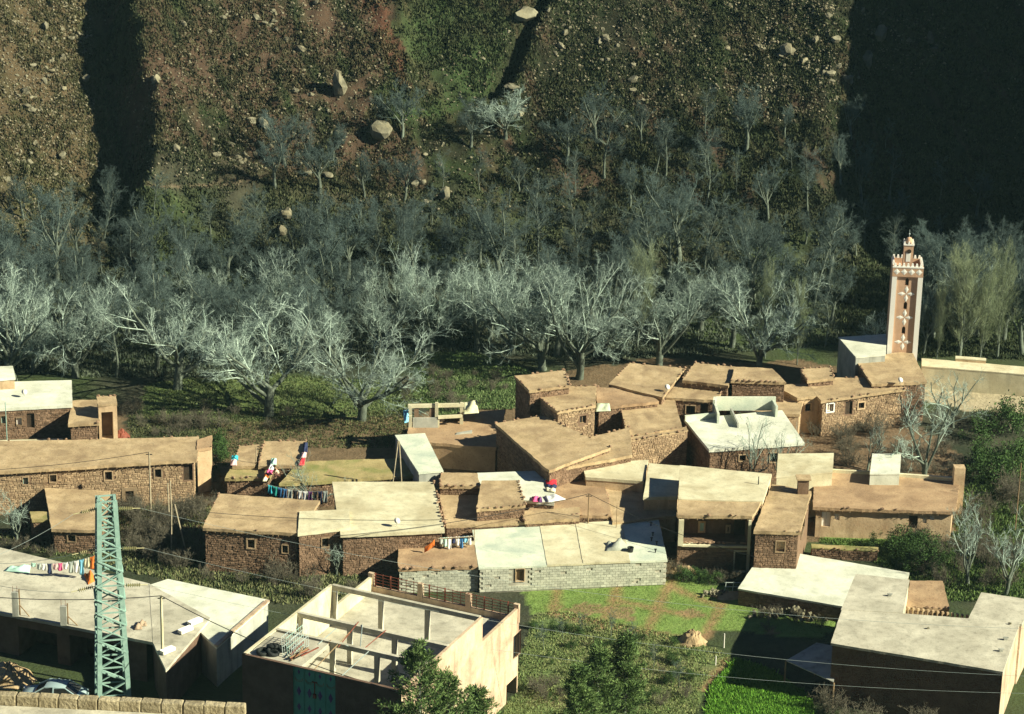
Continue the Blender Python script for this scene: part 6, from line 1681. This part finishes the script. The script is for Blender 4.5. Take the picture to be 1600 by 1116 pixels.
# ------------------------------------------------------------------ rocks on the hillside
BOU = [rock_mesh('boulder', 500 + i, M['rock'], 2, (1, .8, .75), .55) for i in range(6)]
ROCKY = [([(-20, 380), (-20, -20), (140, -20), (150, 200), (165, 360)], .33), ([(230, 290), (200, 150), (330, -20), (600, -20), (610, 130), (560, 260), (400, 270)], .22), ([(800, 180), (800, 20), (900, -20), (1100, -20), (1130, 180), (1000, 210)], .17),
         ([(1130, 190), (1130, -20), (1310, -20), (1310, 200)], .18), ([(560, 260), (600, 120), (800, 40), (800, 190), (900, 330), (560, 340)], .06), ([(1320, 130), (1320, 10), (1480, 10), (1480, 110)], .04)]
NB = 285
for poly, fr in ROCKY:
    cand = scatter(poly, int(NB * fr) * 6, 60 + int(fr * 100)); key = fbm(cand[:, 0] * .22, cand[:, 1] * .22, 3, 77) + .12 * rs.rand(len(cand))
    for (x, y) in cand[np.argsort(-key)[:int(NB * fr * 2)]][::2]:
        k = .45 + .9 * rng.random() ** 2.6 + (.5 if rng.random() < .05 else 0)
        o = link('boulder', rng.choice(BOU)); o.location = (x, y, tz(x, y) + .05 * k); o.rotation_euler = (rng.uniform(-.5, .5), rng.uniform(-.5, .5), rng.uniform(0, 6.28)); o.scale = (k * rng.uniform(.8, 1.4), k, k * rng.uniform(.7, 1.2))
        uu, vv = pix(np.array(x), np.array(y), np.array(tz(x, y))); tag(o, ('large ' if k > 1 else 'small ' if k < .55 else '') + 'pale weathered boulder ' + near_mark(float(uu), float(vv), RMARKS), 'boulder', 'boulders on the hillside')
for (x, y, wpx, hpx, lab) in ((598, 196, 42, 40, 'large square grey boulder on the slope above the terraces'), (530, 122, 34, 50, 'tall pale rock slab high on the slope'), (800, 133, 26, 10, 'flat pale slab below the dark cleft'), (820, 18, 50, 30, 'big outcrop at the head of the dark cleft'),
                              (480, 268, 18, 12, 'pale rock on the hillside path'), (512, 272, 24, 10, 'flat pale rock right of the hillside path'), (445, 330, 26, 26, 'pale leaning rock in the wood'), (442, 356, 18, 22, 'reddish rock below the pale leaning rock'),
                              (648, 285, 18, 14, 'white rock beside the thin trees'), (695, 300, 18, 26, 'grey leaning rock by the brown bank'), (990, 122, 22, 16, 'pale boulder under the scree line on the right'), (1228, 75, 22, 24, 'pale pointed rock at the edge of the shaded gully'),
                              (1375, 48, 30, 34, 'large shaded rock in the dark gully'), (1355, 88, 22, 36, 'upright shaded rock in the dark gully'), (1453, 55, 18, 24, 'rightmost shaded rock in the dark gully'), (1298, 113, 18, 14, 'white boulder at the lip of the dark gully'), (98, 240, 14, 18, 'bright boulder in the left scree'), (135, 120, 16, 16, 'bright boulder at the lip of the left ravine')):
    p = G(x, y + hpx / 2); s = ppm(p); o = link('boulder', rng.choice(BOU)); w, hh = wpx / s * 1.0, hpx / s / .85 * 1.15
    o.location = (p.x, p.y, p.z + hh * .24); o.scale = (w, w * .9, hh); o.rotation_euler = (rng.uniform(-.15, .15), rng.uniform(-.2, .2), rng.uniform(-.4, .4)); tag(o, lab, 'boulder', 'landmark boulders')
# scree: thousands of small stones in one mesh
ico = rock_mesh('scree_stone', 900, M['rocks'], 1); IV = np.array([tuple(v.co) for v in ico.vertices]); IF = np.array([tuple(p.vertices) for p in ico.polygons])
pts = np.concatenate([scatter(poly, int(20000 * fr) + 100, 80 + i) for i, (poly, fr) in enumerate(ROCKY)] + [scatter(SLOPE, 1300, 99)])
n = len(pts); a = rs.uniform(0, 6.28, n); sc = .12 + .38 * rs.rand(n) ** 3
z = terr(pts[:, 0], pts[:, 1]); ca, sa = np.cos(a)[:, None], np.sin(a)[:, None]; st = rs.uniform(.6, 1.6, (n, 3))
v = IV[None] * sc[:, None, None] * st[:, None, :]
V = np.stack([v[..., 0] * ca - v[..., 1] * sa + pts[:, :1], v[..., 0] * sa + v[..., 1] * ca + pts[:, 1:], v[..., 2] + (z + sc * .1)[:, None]], -1)
F = (IF[None] + (np.arange(n) * len(IV))[:, None, None])
tag(link('scree', mesh_np('scree', V.reshape(-1, 3), F.reshape(-1, 3), M['rocks'])), 'small loose stones strewn over the hillside', None, None, 'stuff')

# ------------------------------------------------------------------ thin blue-green air over the valley
q = MB(); q.box((0, 161, -4), 330, 430, 130)
hz = bpy.data.materials.new('haze'); hz.use_nodes = True
hn = hz.node_tree; hn.nodes.remove(hn.nodes['Principled BSDF'])
pv = hn.nodes.new('ShaderNodeVolumePrincipled'); pv.inputs['Color'].default_value = (.42, .72, .74, 1); pv.inputs['Density'].default_value = HAZE; pv.inputs['Anisotropy'].default_value = 0.0
hn.links.new(pv.outputs[0], hn.nodes['Material Output'].inputs['Volume'])
tag(q.obj('haze', hz), 'thin bluish haze in the valley air', None, None, 'stuff')
